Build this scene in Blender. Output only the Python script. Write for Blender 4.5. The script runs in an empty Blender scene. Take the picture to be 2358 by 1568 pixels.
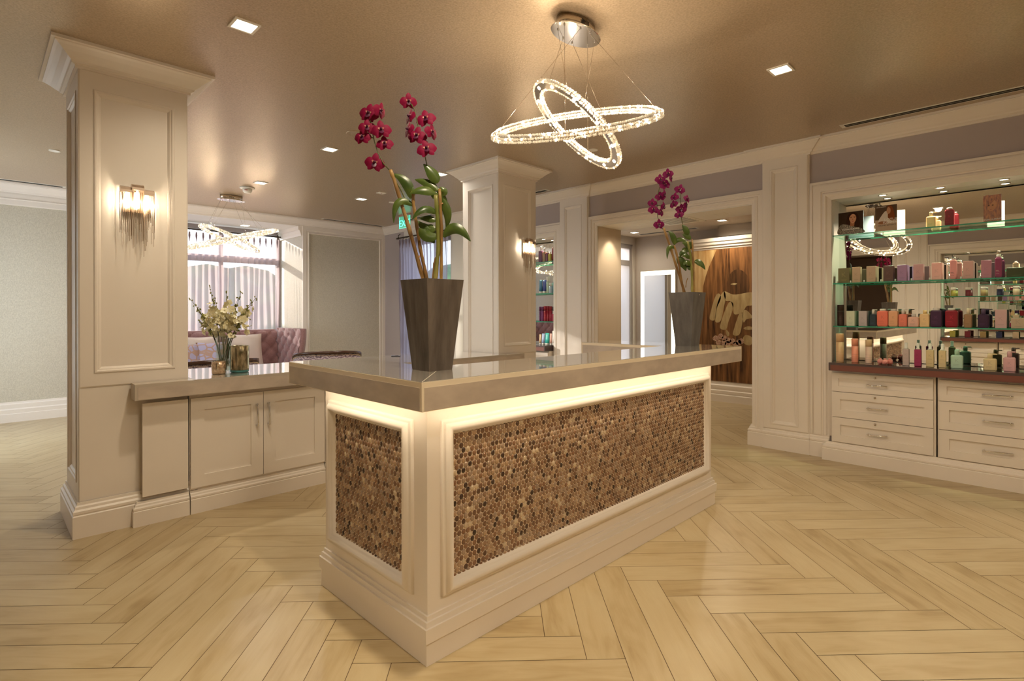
import bpy, bmesh, math, random
from mathutils import Vector, Matrix, Euler
random.seed(7)
C = bpy.context.scene.collection
PI = math.pi

# ------------------------------------------------------------------ view geometry (metres; the lens stands at the origin, 1.32 m up)
FPX, PCX, PCY, EYE = 1243.18, 1179.0, 717.66, 1.32
YAW, ROLL = math.radians(45.163), math.radians(0.1296)
def ray(px, py):
    r3, u3 = (px-PCX)/FPX, -(py-PCY)/FPX
    r = r3*math.cos(ROLL)+u3*math.sin(ROLL); u = -r3*math.sin(ROLL)+u3*math.cos(ROLL)
    return Vector((r*math.sin(YAW)+math.cos(YAW), -r*math.cos(YAW)+math.sin(YAW), u))
CAMP = Vector((0, 0, EYE))
def atZ(px, py, Z): d = ray(px, py); return CAMP + d*((Z-EYE)/d.z)
def atX(px, py, X): d = ray(px, py); return CAMP + d*(X/d.x)
def atY(px, py, Y): d = ray(px, py); return CAMP + d*(Y/d.y)
def atW(px, py, w): return CAMP + ray(px, py)*w

# ------------------------------------------------------------------ materials
MATS = {}
def mat(name, col, rough=0.5, metal=0.0, emit=None, estr=0.0, trans=0.0, ior=1.45, alpha=1.0, coat=0.0, spec=0.5, sheen=0.0):
    if name in MATS: return MATS[name]
    m = bpy.data.materials.new(name); m.use_nodes = True
    b = m.node_tree.nodes['Principled BSDF']
    b.inputs['Base Color'].default_value = (*col, 1)
    b.inputs['Roughness'].default_value = rough
    b.inputs['Metallic'].default_value = metal
    b.inputs['IOR'].default_value = ior
    b.inputs['Transmission Weight'].default_value = trans
    b.inputs['Alpha'].default_value = alpha
    b.inputs['Coat Weight'].default_value = coat
    b.inputs['Specular IOR Level'].default_value = spec
    b.inputs['Sheen Weight'].default_value = sheen
    if emit:
        b.inputs['Emission Color'].default_value = (*emit, 1)
        b.inputs['Emission Strength'].default_value = estr
    MATS[name] = m
    return m
def nt(m): return m.node_tree.nodes, m.node_tree.links
def bsdf(m): return m.node_tree.nodes['Principled BSDF']
def noise_color(m, c1, c2, scale=8, detail=4, stretch=(1,1,1), coords='Object', lo=0.35, hi=0.65, rough=0.55):
    n, l = nt(m)
    tc = n.new('ShaderNodeTexCoord'); mp = n.new('ShaderNodeMapping'); mp.inputs['Scale'].default_value = stretch
    tx = n.new('ShaderNodeTexNoise'); tx.inputs['Scale'].default_value = scale; tx.inputs['Detail'].default_value = detail
    tx.inputs['Roughness'].default_value = rough
    rp = n.new('ShaderNodeValToRGB'); rp.color_ramp.elements[0].position = lo; rp.color_ramp.elements[1].position = hi
    rp.color_ramp.elements[0].color = (*c1, 1); rp.color_ramp.elements[1].color = (*c2, 1)
    l.new(tc.outputs[coords], mp.inputs[0]); l.new(mp.outputs[0], tx.inputs['Vector']); l.new(tx.outputs['Fac'], rp.inputs[0])
    l.new(rp.outputs[0], bsdf(m).inputs['Base Color'])
    return tx, rp, mp
def bump(m, scale=200, strength=0.1, dist=0.01, detail=2, stretch=(1,1,1), coords='Object'):
    n, l = nt(m)
    tc = n.new('ShaderNodeTexCoord'); mp = n.new('ShaderNodeMapping'); mp.inputs['Scale'].default_value = stretch
    tx = n.new('ShaderNodeTexNoise'); tx.inputs['Scale'].default_value = scale; tx.inputs['Detail'].default_value = detail
    bp = n.new('ShaderNodeBump'); bp.inputs['Strength'].default_value = strength; bp.inputs['Distance'].default_value = dist
    l.new(tc.outputs[coords], mp.inputs[0]); l.new(mp.outputs[0], tx.inputs['Vector']); l.new(tx.outputs['Fac'], bp.inputs['Height'])
    l.new(bp.outputs[0], bsdf(m).inputs['Normal'])
    return bp

# ------------------------------------------------------------------ mesh builder: collects shapes, links them as ONE mesh object
class MB:
    def __init__(self): self.bm = bmesh.new(); self.M = Matrix.Identity(4); self.mi = 0
    def v(self, p): return self.bm.verts.new(self.M @ Vector(p))
    def f(self, vs, smooth=False):
        try: fc = self.bm.faces.new(vs)
        except ValueError: return None
        fc.material_index = self.mi; fc.smooth = smooth; return fc
    def box(self, x0, x1, y0, y1, z0, z1, bev=0.0):
        if x0 > x1: x0, x1 = x1, x0
        if y0 > y1: y0, y1 = y1, y0
        if z0 > z1: z0, z1 = z1, z0
        if bev <= 0:
            p = [self.v((x, y, z)) for z in (z0, z1) for y in (y0, y1) for x in (x0, x1)]
            for q in ((0,2,3,1), (4,5,7,6), (0,1,5,4), (2,6,7,3), (0,4,6,2), (1,3,7,5)): self.f([p[i] for i in q])
            return
        b = min(bev, (x1-x0)*.49, (y1-y0)*.49, (z1-z0)*.49)
        rings = []
        def ring(dx, z):
            X0, X1, Y0, Y1 = x0+dx, x1-dx, y0+dx, y1-dx; c = b
            if dx > 0: return [self.v(q) for q in ((X0,Y0,z), (X0,Y0,z), (X1,Y0,z), (X1,Y0,z), (X1,Y1,z), (X1,Y1,z), (X0,Y1,z), (X0,Y1,z))]
            return [self.v(q) for q in ((X0,Y0+c,z), (X0+c,Y0,z), (X1-c,Y0,z), (X1,Y0+c,z), (X1,Y1-c,z), (X1-c,Y1,z), (X0+c,Y1,z), (X0,Y1-c,z))]
        lo = [self.v(q) for q in ((x0+b,y0+b,z0), (x1-b,y0+b,z0), (x1-b,y1-b,z0), (x0+b,y1-b,z0))]
        r1, r2 = ring(0, z0+b), ring(0, z1-b)
        hi = [self.v(q) for q in ((x0+b,y0+b,z1), (x1-b,y0+b,z1), (x1-b,y1-b,z1), (x0+b,y1-b,z1))]
        self.f(lo[::-1]); self.f(hi)
        for i in range(8): self.f([r1[i], r1[(i+1)%8], r2[(i+1)%8], r2[i]])
        for k in range(4):                       # corners and edges bottom / top
            a, c = 2*k, 2*k+1; nx = (2*k+2) % 8
            self.f([lo[k], r1[c], r1[a]]); self.f([lo[k], lo[(k+1)%4], r1[nx], r1[c]])
            self.f([hi[k], r2[a], r2[c]]); self.f([hi[k], r2[c], r2[nx], hi[(k+1)%4]])
    def prism(self, poly, z0, z1, smooth=False):          # poly in XY
        a = [self.v((p[0], p[1], z0)) for p in poly]; b = [self.v((p[0], p[1], z1)) for p in poly]
        self.f(a[::-1]); self.f(b)
        for i in range(len(poly)): j = (i+1) % len(poly); self.f([a[i], a[j], b[j], b[i]], smooth)
    def loft(self, rings, smooth=True, cap0=True, cap1=True, closed=True):
        R = [[self.v(p) for p in r] for r in rings]; n = len(R[0])
        for a, b in zip(R, R[1:]):
            for i in range(n if closed else n-1):
                j = (i+1) % n; self.f([a[i], a[j], b[j], b[i]], smooth)
        if cap0: self.f(R[0][::-1])
        if cap1: self.f(R[-1])
    def lathe(self, prof, c=(0,0,0), seg=24, smooth=True, cap0=True, cap1=True, sx=1.0, sy=1.0):
        self.loft([[(c[0]+r*sx*math.cos(t*2*PI/seg), c[1]+r*sy*math.sin(t*2*PI/seg), c[2]+z) for t in range(seg)] for r, z in prof], smooth, cap0, cap1)
    def tube(self, pts, r, seg=8, smooth=True, cap=True):
        pts = [Vector(p) for p in pts]; n = len(pts)
        rs = r if isinstance(r, (list, tuple)) else [r]*n
        rings = []; up = None
        for i, p in enumerate(pts):
            t = (pts[min(i+1, n-1)] - pts[max(i-1, 0)]).normalized()
            if up is None:
                up = Vector((0,0,1)) if abs(t.z) < .9 else Vector((1,0,0))
            x = (up - t*up.dot(t)).normalized(); y = t.cross(x); up = x
            rings.append([p + (x*math.cos(k*2*PI/seg) + y*math.sin(k*2*PI/seg))*rs[i] for k in range(seg)])
        self.loft(rings, smooth, cap, cap)
    def ball(self, c, r, seg=12, rings=8, sx=1, sy=1, sz=1):
        pr = [(max(r*math.sin(PI*k/rings), 1e-5), -r*math.cos(PI*k/rings)*sz) for k in range(rings+1)]
        self.lathe(pr, c, seg, True, False, False, sx, sy)
    def sweep(self, path, prof, normal, closed=False, smooth=False):
        """prof: (s, h) with s to the left of the travel direction seen against 'normal', h along 'normal'; mitred corners."""
        path = [Vector(p) for p in path]; N = Vector(normal).normalized(); n = len(path); rings = []
        for i, p in enumerate(path):
            d0 = (p - path[i-1]).normalized() if (i > 0 or closed) else None
            d1 = (path[(i+1) % n] - p).normalized() if (i < n-1 or closed) else None
            if d0 is None: d0 = d1
            if d1 is None: d1 = d0
            l0, l1 = N.cross(d0), N.cross(d1)
            m = (l0 + l1); m = m/ max(m.dot(l0), 1e-4) if m.length > 1e-6 else l0
            rings.append([p + m*s + N*h for s, h in prof])
        R = [[self.v(q) for q in r] for r in rings]; k = len(prof)
        for a in range(n if closed else n-1):
            A, B = R[a], R[(a+1) % n]
            for i in range(k-1): self.f([A[i], B[i], B[i+1], A[i+1]], smooth)
        if not closed: self.f(R[0]); self.f(R[-1][::-1])
    def build(self, name, mats, parent=None, smooth=None, fix=True):
        me = bpy.data.meshes.new(name)
        if fix: bmesh.ops.recalc_face_normals(self.bm, faces=self.bm.faces)
        self.bm.to_mesh(me); self.bm.free()
        for m in (mats if isinstance(mats, (list, tuple)) else [mats]): me.materials.append(m)
        if smooth is not None:
            for p in me.polygons: p.use_smooth = smooth
        o = bpy.data.objects.new(name, me); C.objects.link(o)
        if parent: o.parent = parent
        return o

def tag(o, label, cat, group=None, kind=None):
    o['label'] = label; o['category'] = cat
    if group: o['group'] = group
    if kind: o['kind'] = kind
    return o
def thing(name, label, cat, loc=(0,0,0), rz=0.0, group=None, kind=None):
    o = bpy.data.objects.new(name, None); C.objects.link(o); o.location = loc; o.rotation_euler = (0, 0, rz); o.empty_display_size = .05
    return tag(o, label, cat, group, kind)
def struct(mb, name, mats, label, cat): return tag(mb.build(name, mats), label, cat, kind='structure')
def dup(o, parent=None):
    c = o.copy(); C.objects.link(c)
    if parent is not None: c.parent = parent
    for ch in list(o.children): dup(ch, c)
    return c
def light(kind, name, loc, power, col, parent=None, **kw):
    L = bpy.data.lights.new(name, kind); L.energy = power; L.color = col
    rot = kw.pop('rot', None)
    for k, v in kw.items(): setattr(L, k, v)
    o = bpy.data.objects.new(name, L); C.objects.link(o); o.location = loc
    if rot: o.rotation_euler = rot
    if parent: o.parent = parent
    return o
def text_mesh(s, size, name='text', extrude=0.0004, align='CENTER', spacing=1.0):
    cu = bpy.data.curves.new(name, 'FONT'); cu.body = s; cu.size = size; cu.extrude = extrude; cu.align_x = align; cu.resolution_u = 3; cu.space_character = spacing
    o = bpy.data.objects.new(name, cu); C.objects.link(o)
    dg = bpy.context.evaluated_depsgraph_get(); dg.update()
    me = bpy.data.meshes.new_from_object(o.evaluated_get(dg)); bpy.data.objects.remove(o); return me
def put_text(s, size, name, m, parent, M, spacing=1.0):
    me = text_mesh(s, size, name, spacing=spacing); me.materials.append(m); me.transform(M)
    o = bpy.data.objects.new(name, me); C.objects.link(o); o.parent = parent; return o
FACE_MX = Matrix(((0,0,-1,0), (-1,0,0,0), (0,1,0,0), (0,0,0,1)))    # text read by someone looking along +X
# ------------------------------------------------------------------ the materials of the place
CREAM = mat('cream_paint', (0.80, 0.735, 0.665), .38)
bump(CREAM, 35, .04, .004)
TRIMW = CREAM
LAV = mat('mauve_paint', (0.43, 0.375, 0.37), .6)
TAN = mat('tan_paint', (0.62, 0.52, 0.40), .6)
PALE = mat('pale_paint', (0.74, 0.70, 0.62), .6)
BROWN = mat('brown_paint', (0.25, 0.17, 0.12), .6)
SALON = mat('salon_grey_paint', (0.50, 0.45, 0.40), .6)
WHITEC = mat('white_ceiling_paint', (0.82, 0.79, 0.74), .6)

WALLP = mat('woven_wallpaper', (0.50, 0.47, 0.39), .48)
noise_color(WALLP, (0.48, 0.44, 0.35), (0.63, 0.585, 0.48), 130, 3, (1, 1, .5), lo=.3, hi=.7)
bump(WALLP, 160, .25, .004, 2)

CEIL = mat('shimmer_ceiling_paper', (0.44, 0.33, 0.22), .30, .55)
noise_color(CEIL, (0.42, 0.325, 0.22), (0.575, 0.455, 0.325), 90, 4, lo=.3, hi=.7)
bump(CEIL, 120, .35, .004, 3)

FLOORM = mat('maple_plank_tile', (0.62, 0.45, 0.25), .30)
def floor_nodes(m):
    n, l = nt(m); b = bsdf(m)
    uv = n.new('ShaderNodeUVMap'); uv.uv_map = 'grain'
    at = n.new('ShaderNodeAttribute'); at.attribute_name = 'tone'
    mp = n.new('ShaderNodeMapping'); mp.inputs['Scale'].default_value = (1.6, 9, 1)
    t1 = n.new('ShaderNodeTexNoise'); t1.inputs['Scale'].default_value = 1.6; t1.inputs['Detail'].default_value = 5; t1.inputs['Distortion'].default_value = 1.2
    mp2 = n.new('ShaderNodeMapping'); mp2.inputs['Scale'].default_value = (2.2, 3.2, 1)
    t2 = n.new('ShaderNodeTexNoise'); t2.inputs['Scale'].default_value = 1.4; t2.inputs['Detail'].default_value = 3
    t3 = n.new('ShaderNodeTexNoise'); t3.inputs['Scale'].default_value = 3; t3.inputs['Detail'].default_value = 2
    mp3 = n.new('ShaderNodeMapping'); mp3.inputs['Scale'].default_value = (3, 60, 1)
    l.new(uv.outputs[0], mp3.inputs[0]); l.new(mp3.outputs[0], t3.inputs['Vector'])
    l.new(uv.outputs[0], mp.inputs[0]); l.new(mp.outputs[0], t1.inputs['Vector'])
    l.new(uv.outputs[0], mp2.inputs[0]); l.new(mp2.outputs[0], t2.inputs['Vector'])
    a = n.new('ShaderNodeMath'); a.operation = 'MULTIPLY_ADD'; a.inputs[1].default_value = .55
    l.new(t1.outputs['Fac'], a.inputs[0])
    c = n.new('ShaderNodeMath'); c.operation = 'MULTIPLY'; c.inputs[1].default_value = .45
    l.new(t2.outputs['Fac'], c.inputs[0]); l.new(c.outputs[0], a.inputs[2])
    d = n.new('ShaderNodeMath'); d.operation = 'MULTIPLY_ADD'; d.inputs[1].default_value = .13; l.new(at.outputs['Fac'], d.inputs[0]); l.new(a.outputs[0], d.inputs[2])
    e = n.new('ShaderNodeMath'); e.operation = 'MULTIPLY_ADD'; e.inputs[1].default_value = .10; l.new(t3.outputs['Fac'], e.inputs[0]); l.new(d.outputs[0], e.inputs[2])
    rp = n.new('ShaderNodeValToRGB'); cr = rp.color_ramp
    cr.elements[0].position = .36; cr.elements[0].color = (0.30, 0.21, 0.10, 1)
    cr.elements[1].position = .80; cr.elements[1].color = (0.50, 0.405, 0.245, 1)
    k = cr.elements.new(.50); k.color = (0.405, 0.305, 0.162, 1)
    k = cr.elements.new(.62); k.color = (0.455, 0.355, 0.203, 1)
    l.new(e.outputs[0], rp.inputs[0]); l.new(rp.outputs[0], b.inputs['Base Color'])
floor_nodes(FLOORM)
GROUT = mat('floor_joint', (0.10, 0.055, 0.022), .7)

SILVER = mat('silver_leaf_edge', (0.50, 0.435, 0.375), .36, .12)
noise_color(SILVER, (0.50, 0.43, 0.37), (0.62, 0.54, 0.46), 6, 4, (1, 1, 2))
EDGEB = mat('countertop_border', (0.86, 0.76, 0.60), .3)
TOPG = mat('backpainted_glass_top', (0.44, 0.40, 0.345), .035, 0, coat=1.0, spec=.9, ior=1.6)
bsdf(TOPG).inputs['Coat Roughness'].default_value = .02
CHROME = mat('polished_chrome', (0.86, 0.86, 0.88), .08, 1.0)
NICKEL = mat('polished_nickel', (0.62, 0.55, 0.47), .18, 1.0)
BRONZE = mat('antique_chain', (0.66, 0.54, 0.44), .30, 1.0)
DARKSLOT = mat('vent_slot_black', (0.012, 0.011, 0.010), .7)
MIRROR = mat('mirror_silver', (0.86, 0.88, 0.86), .0, 1.0)
GLASSG = mat('shelf_glass', (0.80, 0.93, 0.87), .0, trans=1.0, ior=1.5)
GEDGE = mat('shelf_glass_green_edge', (0.08, 0.46, 0.30), .12, trans=.25, spec=.8)
CLEAR = mat('clear_glass', (0.97, 0.98, 0.97), .0, trans=1.0, ior=1.45)
WATER = mat('vase_water', (0.93, 0.96, 0.93), .0, trans=1.0, ior=1.33)
BURG = mat('burgundy_counter_edge', (0.19, 0.066, 0.05), .45)
BURGT = mat('burgundy_glass_top', (0.055, 0.030, 0.032), .04, coat=1.0, spec=.8)
BURGB = mat('dark_counter_border', (0.085, 0.060, 0.060), .3)

SLATE = mat('slate_stone', (0.10, 0.083, 0.07), .62)
noise_color(SLATE, (0.062, 0.048, 0.040), (0.160, 0.130, 0.108), 22, 6, (1, 1, .18), lo=.3, hi=.72)
bump(SLATE, 26, .7, .012, 6, (1, 1, .16))
SLATE2 = mat('grey_slate_stone', (0.13, 0.12, 0.11), .6)
noise_color(SLATE2, (0.095, 0.087, 0.08), (0.165, 0.152, 0.14), 24, 6, (1, 1, .3), lo=.3, hi=.72)
bump(SLATE2, 26, .5, .01, 6, (1, 1, .25))
PEB = mat('white_pebble', (0.82, 0.75, 0.62), .5)
LEAF = mat('orchid_leaf', (0.045, 0.085, 0.012), .32)
noise_color(LEAF, (0.025, 0.055, 0.008), (0.085, 0.125, 0.02), 9, 3)
CANE = mat('bamboo_cane', (0.42, 0.23, 0.055), .4)
noise_color(CANE, (0.15, 0.075, 0.022), (0.36, 0.22, 0.07), 14, 4, (1, 1, .4))
GREENST = mat('green_pseudobulb', (0.20, 0.22, 0.035), .4)
noise_color(GREENST, (0.13, 0.15, 0.025), (0.33, 0.28, 0.09), 12, 4, (1, 1, .4))
SPIKE = mat('flower_spike', (0.08, 0.085, 0.025), .5)
RAFFIA = mat('raffia_tie', (0.62, 0.33, 0.18), .6)
PETAL = mat('magenta_petal', (0.19, 0.002, 0.034), .6, spec=.2)
PETALB = mat('plum_petal', (0.150, 0.002, 0.060), .6, spec=.2)
PETALE = mat('pale_petal_centre', (0.50, 0.20, 0.16), .5)
LIP = mat('dark_orchid_lip', (0.06, 0.003, 0.03), .45)
CREAMFL = mat('cream_blossom', (0.78, 0.70, 0.36), .5)
noise_color(CREAMFL, (0.72, 0.64, 0.36), (0.88, 0.85, 0.66), 30, 2)
BUD = mat('green_bud', (0.22, 0.22, 0.05), .5)
TWIG = mat('dark_twig', (0.035, 0.022, 0.012), .6)
STEMG = mat('green_stem', (0.06, 0.10, 0.022), .4)
MERC = mat('mercury_glass', (0.36, 0.29, 0.17), .22, .85)
noise_color(MERC, (0.13, 0.11, 0.065), (0.52, 0.43, 0.27), 34, 6, (1, 1, .45), lo=.38, hi=.62)
GOLDV = mat('gold_mercury_glass', (0.74, 0.56, 0.39), .2, .9)
noise_color(GOLDV, (0.55, 0.40, 0.27), (0.85, 0.68, 0.50), 60, 5, lo=.38, hi=.62)
TEALG = mat('teal_glass_foot', (0.10, 0.30, 0.28), .08, trans=.4)
VELV = mat('dusty_rose_velvet', (0.30, 0.155, 0.155), .75, sheen=.6)
noise_color(VELV, (0.25, 0.125, 0.125), (0.35, 0.185, 0.185), 90, 3)
SATIN = mat('champagne_satin', (0.66, 0.56, 0.50), .33, sheen=.3)
LILACF = mat('lilac_patterned_cloth', (0.42, 0.38, 0.56), .6)
def pat(m, c1, c2, scale):
    n, l = nt(m); tc = n.new('ShaderNodeTexCoord'); v = n.new('ShaderNodeTexVoronoi'); v.feature = 'DISTANCE_TO_EDGE'; v.inputs['Scale'].default_value = scale
    rp = n.new('ShaderNodeValToRGB'); rp.color_ramp.interpolation = 'CONSTANT'
    rp.color_ramp.elements[0].color = (*c1, 1); rp.color_ramp.elements[1].color = (*c2, 1); rp.color_ramp.elements[1].position = .10
    l.new(tc.outputs['Object'], v.inputs['Vector']); l.new(v.outputs['Distance'], rp.inputs[0]); l.new(rp.outputs[0], bsdf(m).inputs['Base Color'])
pat(LILACF, (0.48, 0.31, 0.24), (0.46, 0.42, 0.60), 11)
CHAIRF = mat('plum_damask', (0.25, 0.17, 0.20), .5)
def damask(m):
    n, l = nt(m); tc = n.new('ShaderNodeTexCoord'); w = n.new('ShaderNodeTexWave'); w.wave_type = 'RINGS'; w.inputs['Scale'].default_value = 9; w.inputs['Distortion'].default_value = 9; w.inputs['Detail'].default_value = 2; w.inputs['Detail Scale'].default_value = 2
    rp = n.new('ShaderNodeValToRGB'); rp.color_ramp.elements[0].color = (0.12, 0.075, 0.10, 1); rp.color_ramp.elements[1].color = (0.52, 0.40, 0.40, 1)
    l.new(tc.outputs['Object'], w.inputs['Vector']); l.new(w.outputs['Fac'], rp.inputs[0]); l.new(rp.outputs[0], bsdf(m).inputs['Base Color'])
damask(CHAIRF)
WALNUT = mat('dark_walnut', (0.055, 0.022, 0.012), .25)
BRASSN = mat('brass_nail', (0.75, 0.62, 0.42), .3, 1.0)
PLASTW = mat('white_plastic', (0.80, 0.76, 0.68), .4)
def emis(name, col, s): return mat(name, (0.8, 0.8, 0.8), .5, emit=col, estr=s)
LAMP = emis('lamp_diffuser', (1.0, 0.86, 0.66), 5)
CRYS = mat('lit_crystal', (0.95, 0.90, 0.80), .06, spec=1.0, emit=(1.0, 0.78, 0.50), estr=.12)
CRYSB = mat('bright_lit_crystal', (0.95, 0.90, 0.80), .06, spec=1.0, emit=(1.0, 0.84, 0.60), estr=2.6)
PUCK = emis('led_puck', (1.0, 0.84, 0.62), 5)
STRIP = emis('led_strip', (1.0, 0.78, 0.48), 3)
BULB = emis('halogen_bulb', (1.0, 0.78, 0.50), 7)
FRAMELED = emis('mirror_led_frame', (1.0, 0.95, 0.72), 1.6)
EXITG = emis('exit_green_letter', (0.0, 0.95, 0.62), .8)
EXITP = mat('exit_edge_lit_panel', (0.55, 0.72, 0.64), .05, trans=.85, emit=(0.05, 0.75, 0.45), estr=.12)

def sheer(name, col, thin=.42, transl=.5):
    m = bpy.data.materials.new(name); m.use_nodes = True; n, l = nt(m); n.clear()
    o = n.new('ShaderNodeOutputMaterial'); t = n.new('ShaderNodeBsdfTransparent'); d = n.new('ShaderNodeBsdfDiffuse'); r = n.new('ShaderNodeBsdfTranslucent')
    d.inputs[0].default_value = (*col, 1); r.inputs[0].default_value = (*col, 1)
    a = n.new('ShaderNodeMixShader'); a.inputs[0].default_value = transl; l.new(d.outputs[0], a.inputs[1]); l.new(r.outputs[0], a.inputs[2])
    b = n.new('ShaderNodeMixShader'); b.inputs[0].default_value = thin; l.new(a.outputs[0], b.inputs[1]); l.new(t.outputs[0], b.inputs[2]); l.new(b.outputs[0], o.inputs[0]); return m
SHEER = sheer('blush_sheer', (0.62, 0.49, 0.49), .33, .6)
SHEERB = sheer('lilac_grey_sheer', (0.42, 0.38, 0.46), .20, .5)
DAYWALL = sheer('daylit_wall_sheer', (0.80, 0.74, 0.76), .02, .30)
WINDF = mat('window_frame_grey', (0.30, 0.27, 0.26), .5)
PANE = mat('window_pane', (0.95, 0.98, 1.0), .0, trans=1.0, ior=1.0)
def thin_glass(m):
    n, l = nt(m); n.clear(); o = n.new('ShaderNodeOutputMaterial'); t = n.new('ShaderNodeBsdfTransparent'); g = n.new('ShaderNodeBsdfGlossy'); g.inputs['Roughness'].default_value = .01
    x = n.new('ShaderNodeMixShader'); x.inputs[0].default_value = .06; t.inputs[0].default_value = (.93, .96, .97, 1); l.new(t.outputs[0], x.inputs[1]); l.new(g.outputs[0], x.inputs[2]); l.new(x.outputs[0], o.inputs[0])
thin_glass(PANE)
for _m, _c in ((GLASSG, (.80, .94, .88)), (CLEAR, (.93, .95, .94)), (WATER, (.90, .94, .90))):
    thin_glass(_m)
    for nd in _m.node_tree.nodes:
        if nd.type == 'BSDF_TRANSPARENT': nd.inputs[0].default_value = (*_c, 1)
        if nd.type == 'MIX_SHADER': nd.inputs[0].default_value = .10
XR, XL, YB, YF, ZC = 5.46, -0.60, 8.89, -2.0, 2.88
MIRX = Matrix(((-1, 0, 0, 4.86), (0, 1, 0, 0), (0, 0, 1, 0), (0, 0, 0, 1)))    # the room is symmetric about x = 2.43
I4 = Matrix.Identity(4)

# ---- floor: herringbone planks, one quad each, dark joint bed below
def build_floor():
    w, nL, th = .1475, 6, math.radians(-1.55)
    mb = MB(); bm = mb.bm; uvl = bm.loops.layers.uv.new('grain'); tone = bm.loops.layers.float_color.new('tone')
    s2 = math.sqrt(.5); A0, B0 = 2.982, 2.168 - w
    def world(a, b):
        da, db = a-A0, b-B0; a2 = A0 + da*math.cos(th) - db*math.sin(th); b2 = B0 + da*math.sin(th) + db*math.cos(th)
        return ((a2+b2)*s2, (a2-b2)*s2)
    g = .0013
    def plank(a0, a1, b0, b1, along_a):
        cx, cy = world((a0+a1)/2, (b0+b1)/2)
        if not (-1.4 < cx < 9.2 and -2.6 < cy < 10.4): return
        if cx > 6.2 and not (1.2 < cy < 6): return
        q = [world(x, y) for x, y in ((a0+g, b0+g), (a1-g, b0+g), (a1-g, b1-g), (a0+g, b1-g))]
        vs = [bm.verts.new((x, y, 0)) for x, y in q]; f = bm.faces.new(vs); t = random.random(); ou, ov = random.random()*40, random.random()*40
        uvs = [(0, 0), (a1-a0, 0), (a1-a0, b1-b0), (0, b1-b0)] if along_a else [(0, 0), (0, a1-a0), (b1-b0, a1-a0), (b1-b0, 0)]
        for lp, uv in zip(f.loops, uvs): lp[uvl].uv = (uv[0]+ou, uv[1]+ov); lp[tone] = (t, t, t, 1)
    for m in range(-9, 12):
        for k in range(-60, 60):
            oa, ob = A0 - k*w + m*nL*w, B0 + k*w + m*nL*w
            plank(oa - nL*w, oa, ob, ob+w, True)
            plank(oa - w, oa, ob+w, ob+w+nL*w, False)
    mb.mi = 1
    z = -.0022; vs = [bm.verts.new(p) for p in ((-1.2, -2.4, z), (8.6, -2.4, z), (8.6, 10.2, z), (-1.2, 10.2, z))]; f = bm.faces.new(vs); f.material_index = 1
    return tag(mb.build('floor', [FLOORM, GROUT], fix=False), 'pale maple plank floor laid in herringbone', 'floor', kind='structure')
build_floor()

mb = MB(); mb.box(XL-.3, XR+.4, YF-.2, YB, ZC, ZC+.1); struct(mb, 'ceiling', CEIL, 'shimmering beige papered ceiling over the reception', 'ceiling')

# ---- side walls (the right one and its mirror twin behind the camera)
NICHE = (-.115, 1.415); NICHE2 = (4.703, 6.233); DOOR = (2.115, 3.985); ZTOP, ZCAS = 2.33, 2.49
WIN2 = (6.90, 8.24, .30, 2.60)
def side_wall(name, M, right):
    mb = MB(); mb.M = M
    x0, x1 = XR, XR+.40
    def piece(y0, y1, z0, z1, mi=0, xa=x0, xb=x1): mb.mi = mi; mb.box(xa, xb, y0, y1, z0, z1)
    piece(YF-.2, NICHE[0], 0, ZC, 1); piece(NICHE[1], DOOR[0], 0, ZC, 1); piece(NICHE[0], NICHE[1], ZTOP, ZC, 1); piece(NICHE[0], NICHE[1], 0, ZTOP, 2, 5.71, x1)
    piece(DOOR[0], DOOR[1], 2.38, ZC, 1); piece(DOOR[1], NICHE2[0], 0, ZC, 1)
    piece(NICHE2[0], NICHE2[1], ZTOP, ZC, 1); piece(NICHE2[0], NICHE2[1], 0, ZTOP, 2, 5.71, x1)
    if right:
        piece(NICHE2[1], WIN2[0], 0, ZC, 2); piece(WIN2[0], WIN2[1], 0, WIN2[2], 2); piece(WIN2[0], WIN2[1], WIN2[3], ZC, 2); piece(WIN2[1], YB+.3, 0, ZC, 1)
    else: piece(NICHE2[1], WIN2[0]-.2, 0, ZC, 3); piece(WIN2[0]-.2, WIN2[1]+.1, 0, WIN2[2], 3); piece(WIN2[0]-.2, WIN2[1]+.1, WIN2[3], ZC, 3); piece(WIN2[1]+.1, YB+.3, 0, ZC, 3)
    return struct(mb, name, [CREAM, LAV, PALE, WALLP], 'mauve painted side wall with cream panelled openings', 'wall')
side_wall('wall_right', I4, True); side_wall('wall_left', MIRX, False)
mb = MB(); mb.box(XL, XR, YF-.2, YF, 0, ZC); struct(mb, 'wall_front', TAN, 'plain warm wall on the entrance side of the reception', 'wall')
ALC = (.97, 3.89, 9.78, 2.755)
mb = MB()
mb.box(XL, ALC[0], YB, YB+.12, 0, ZC); mb.box(ALC[1], XR, YB, YB+.12, 0, ZC)
mb.mi = 1; mb.box(ALC[0], ALC[1], YB, YB+.12, ALC[3], ZC)
mb.mi = 0; mb.box(ALC[0]-.12, ALC[0], YB+.12, ALC[2]+.2, 0, ZC); mb.box(ALC[1], ALC[1]+.12, YB+.12, ALC[2]+.2, 0, ZC)
mb.mi = 1; mb.box(ALC[0], ALC[1], YB+.12, ALC[2]+.2, ALC[3], ZC)
mb.mi = 0; mb.box(ALC[0], ALC[1], ALC[2], ALC[2]+.2, 0, .45)
struct(mb, 'wall_back', [WALLP, WHITEC], 'woven grey-beige wallpapered back wall with a window alcove', 'wall')

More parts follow.
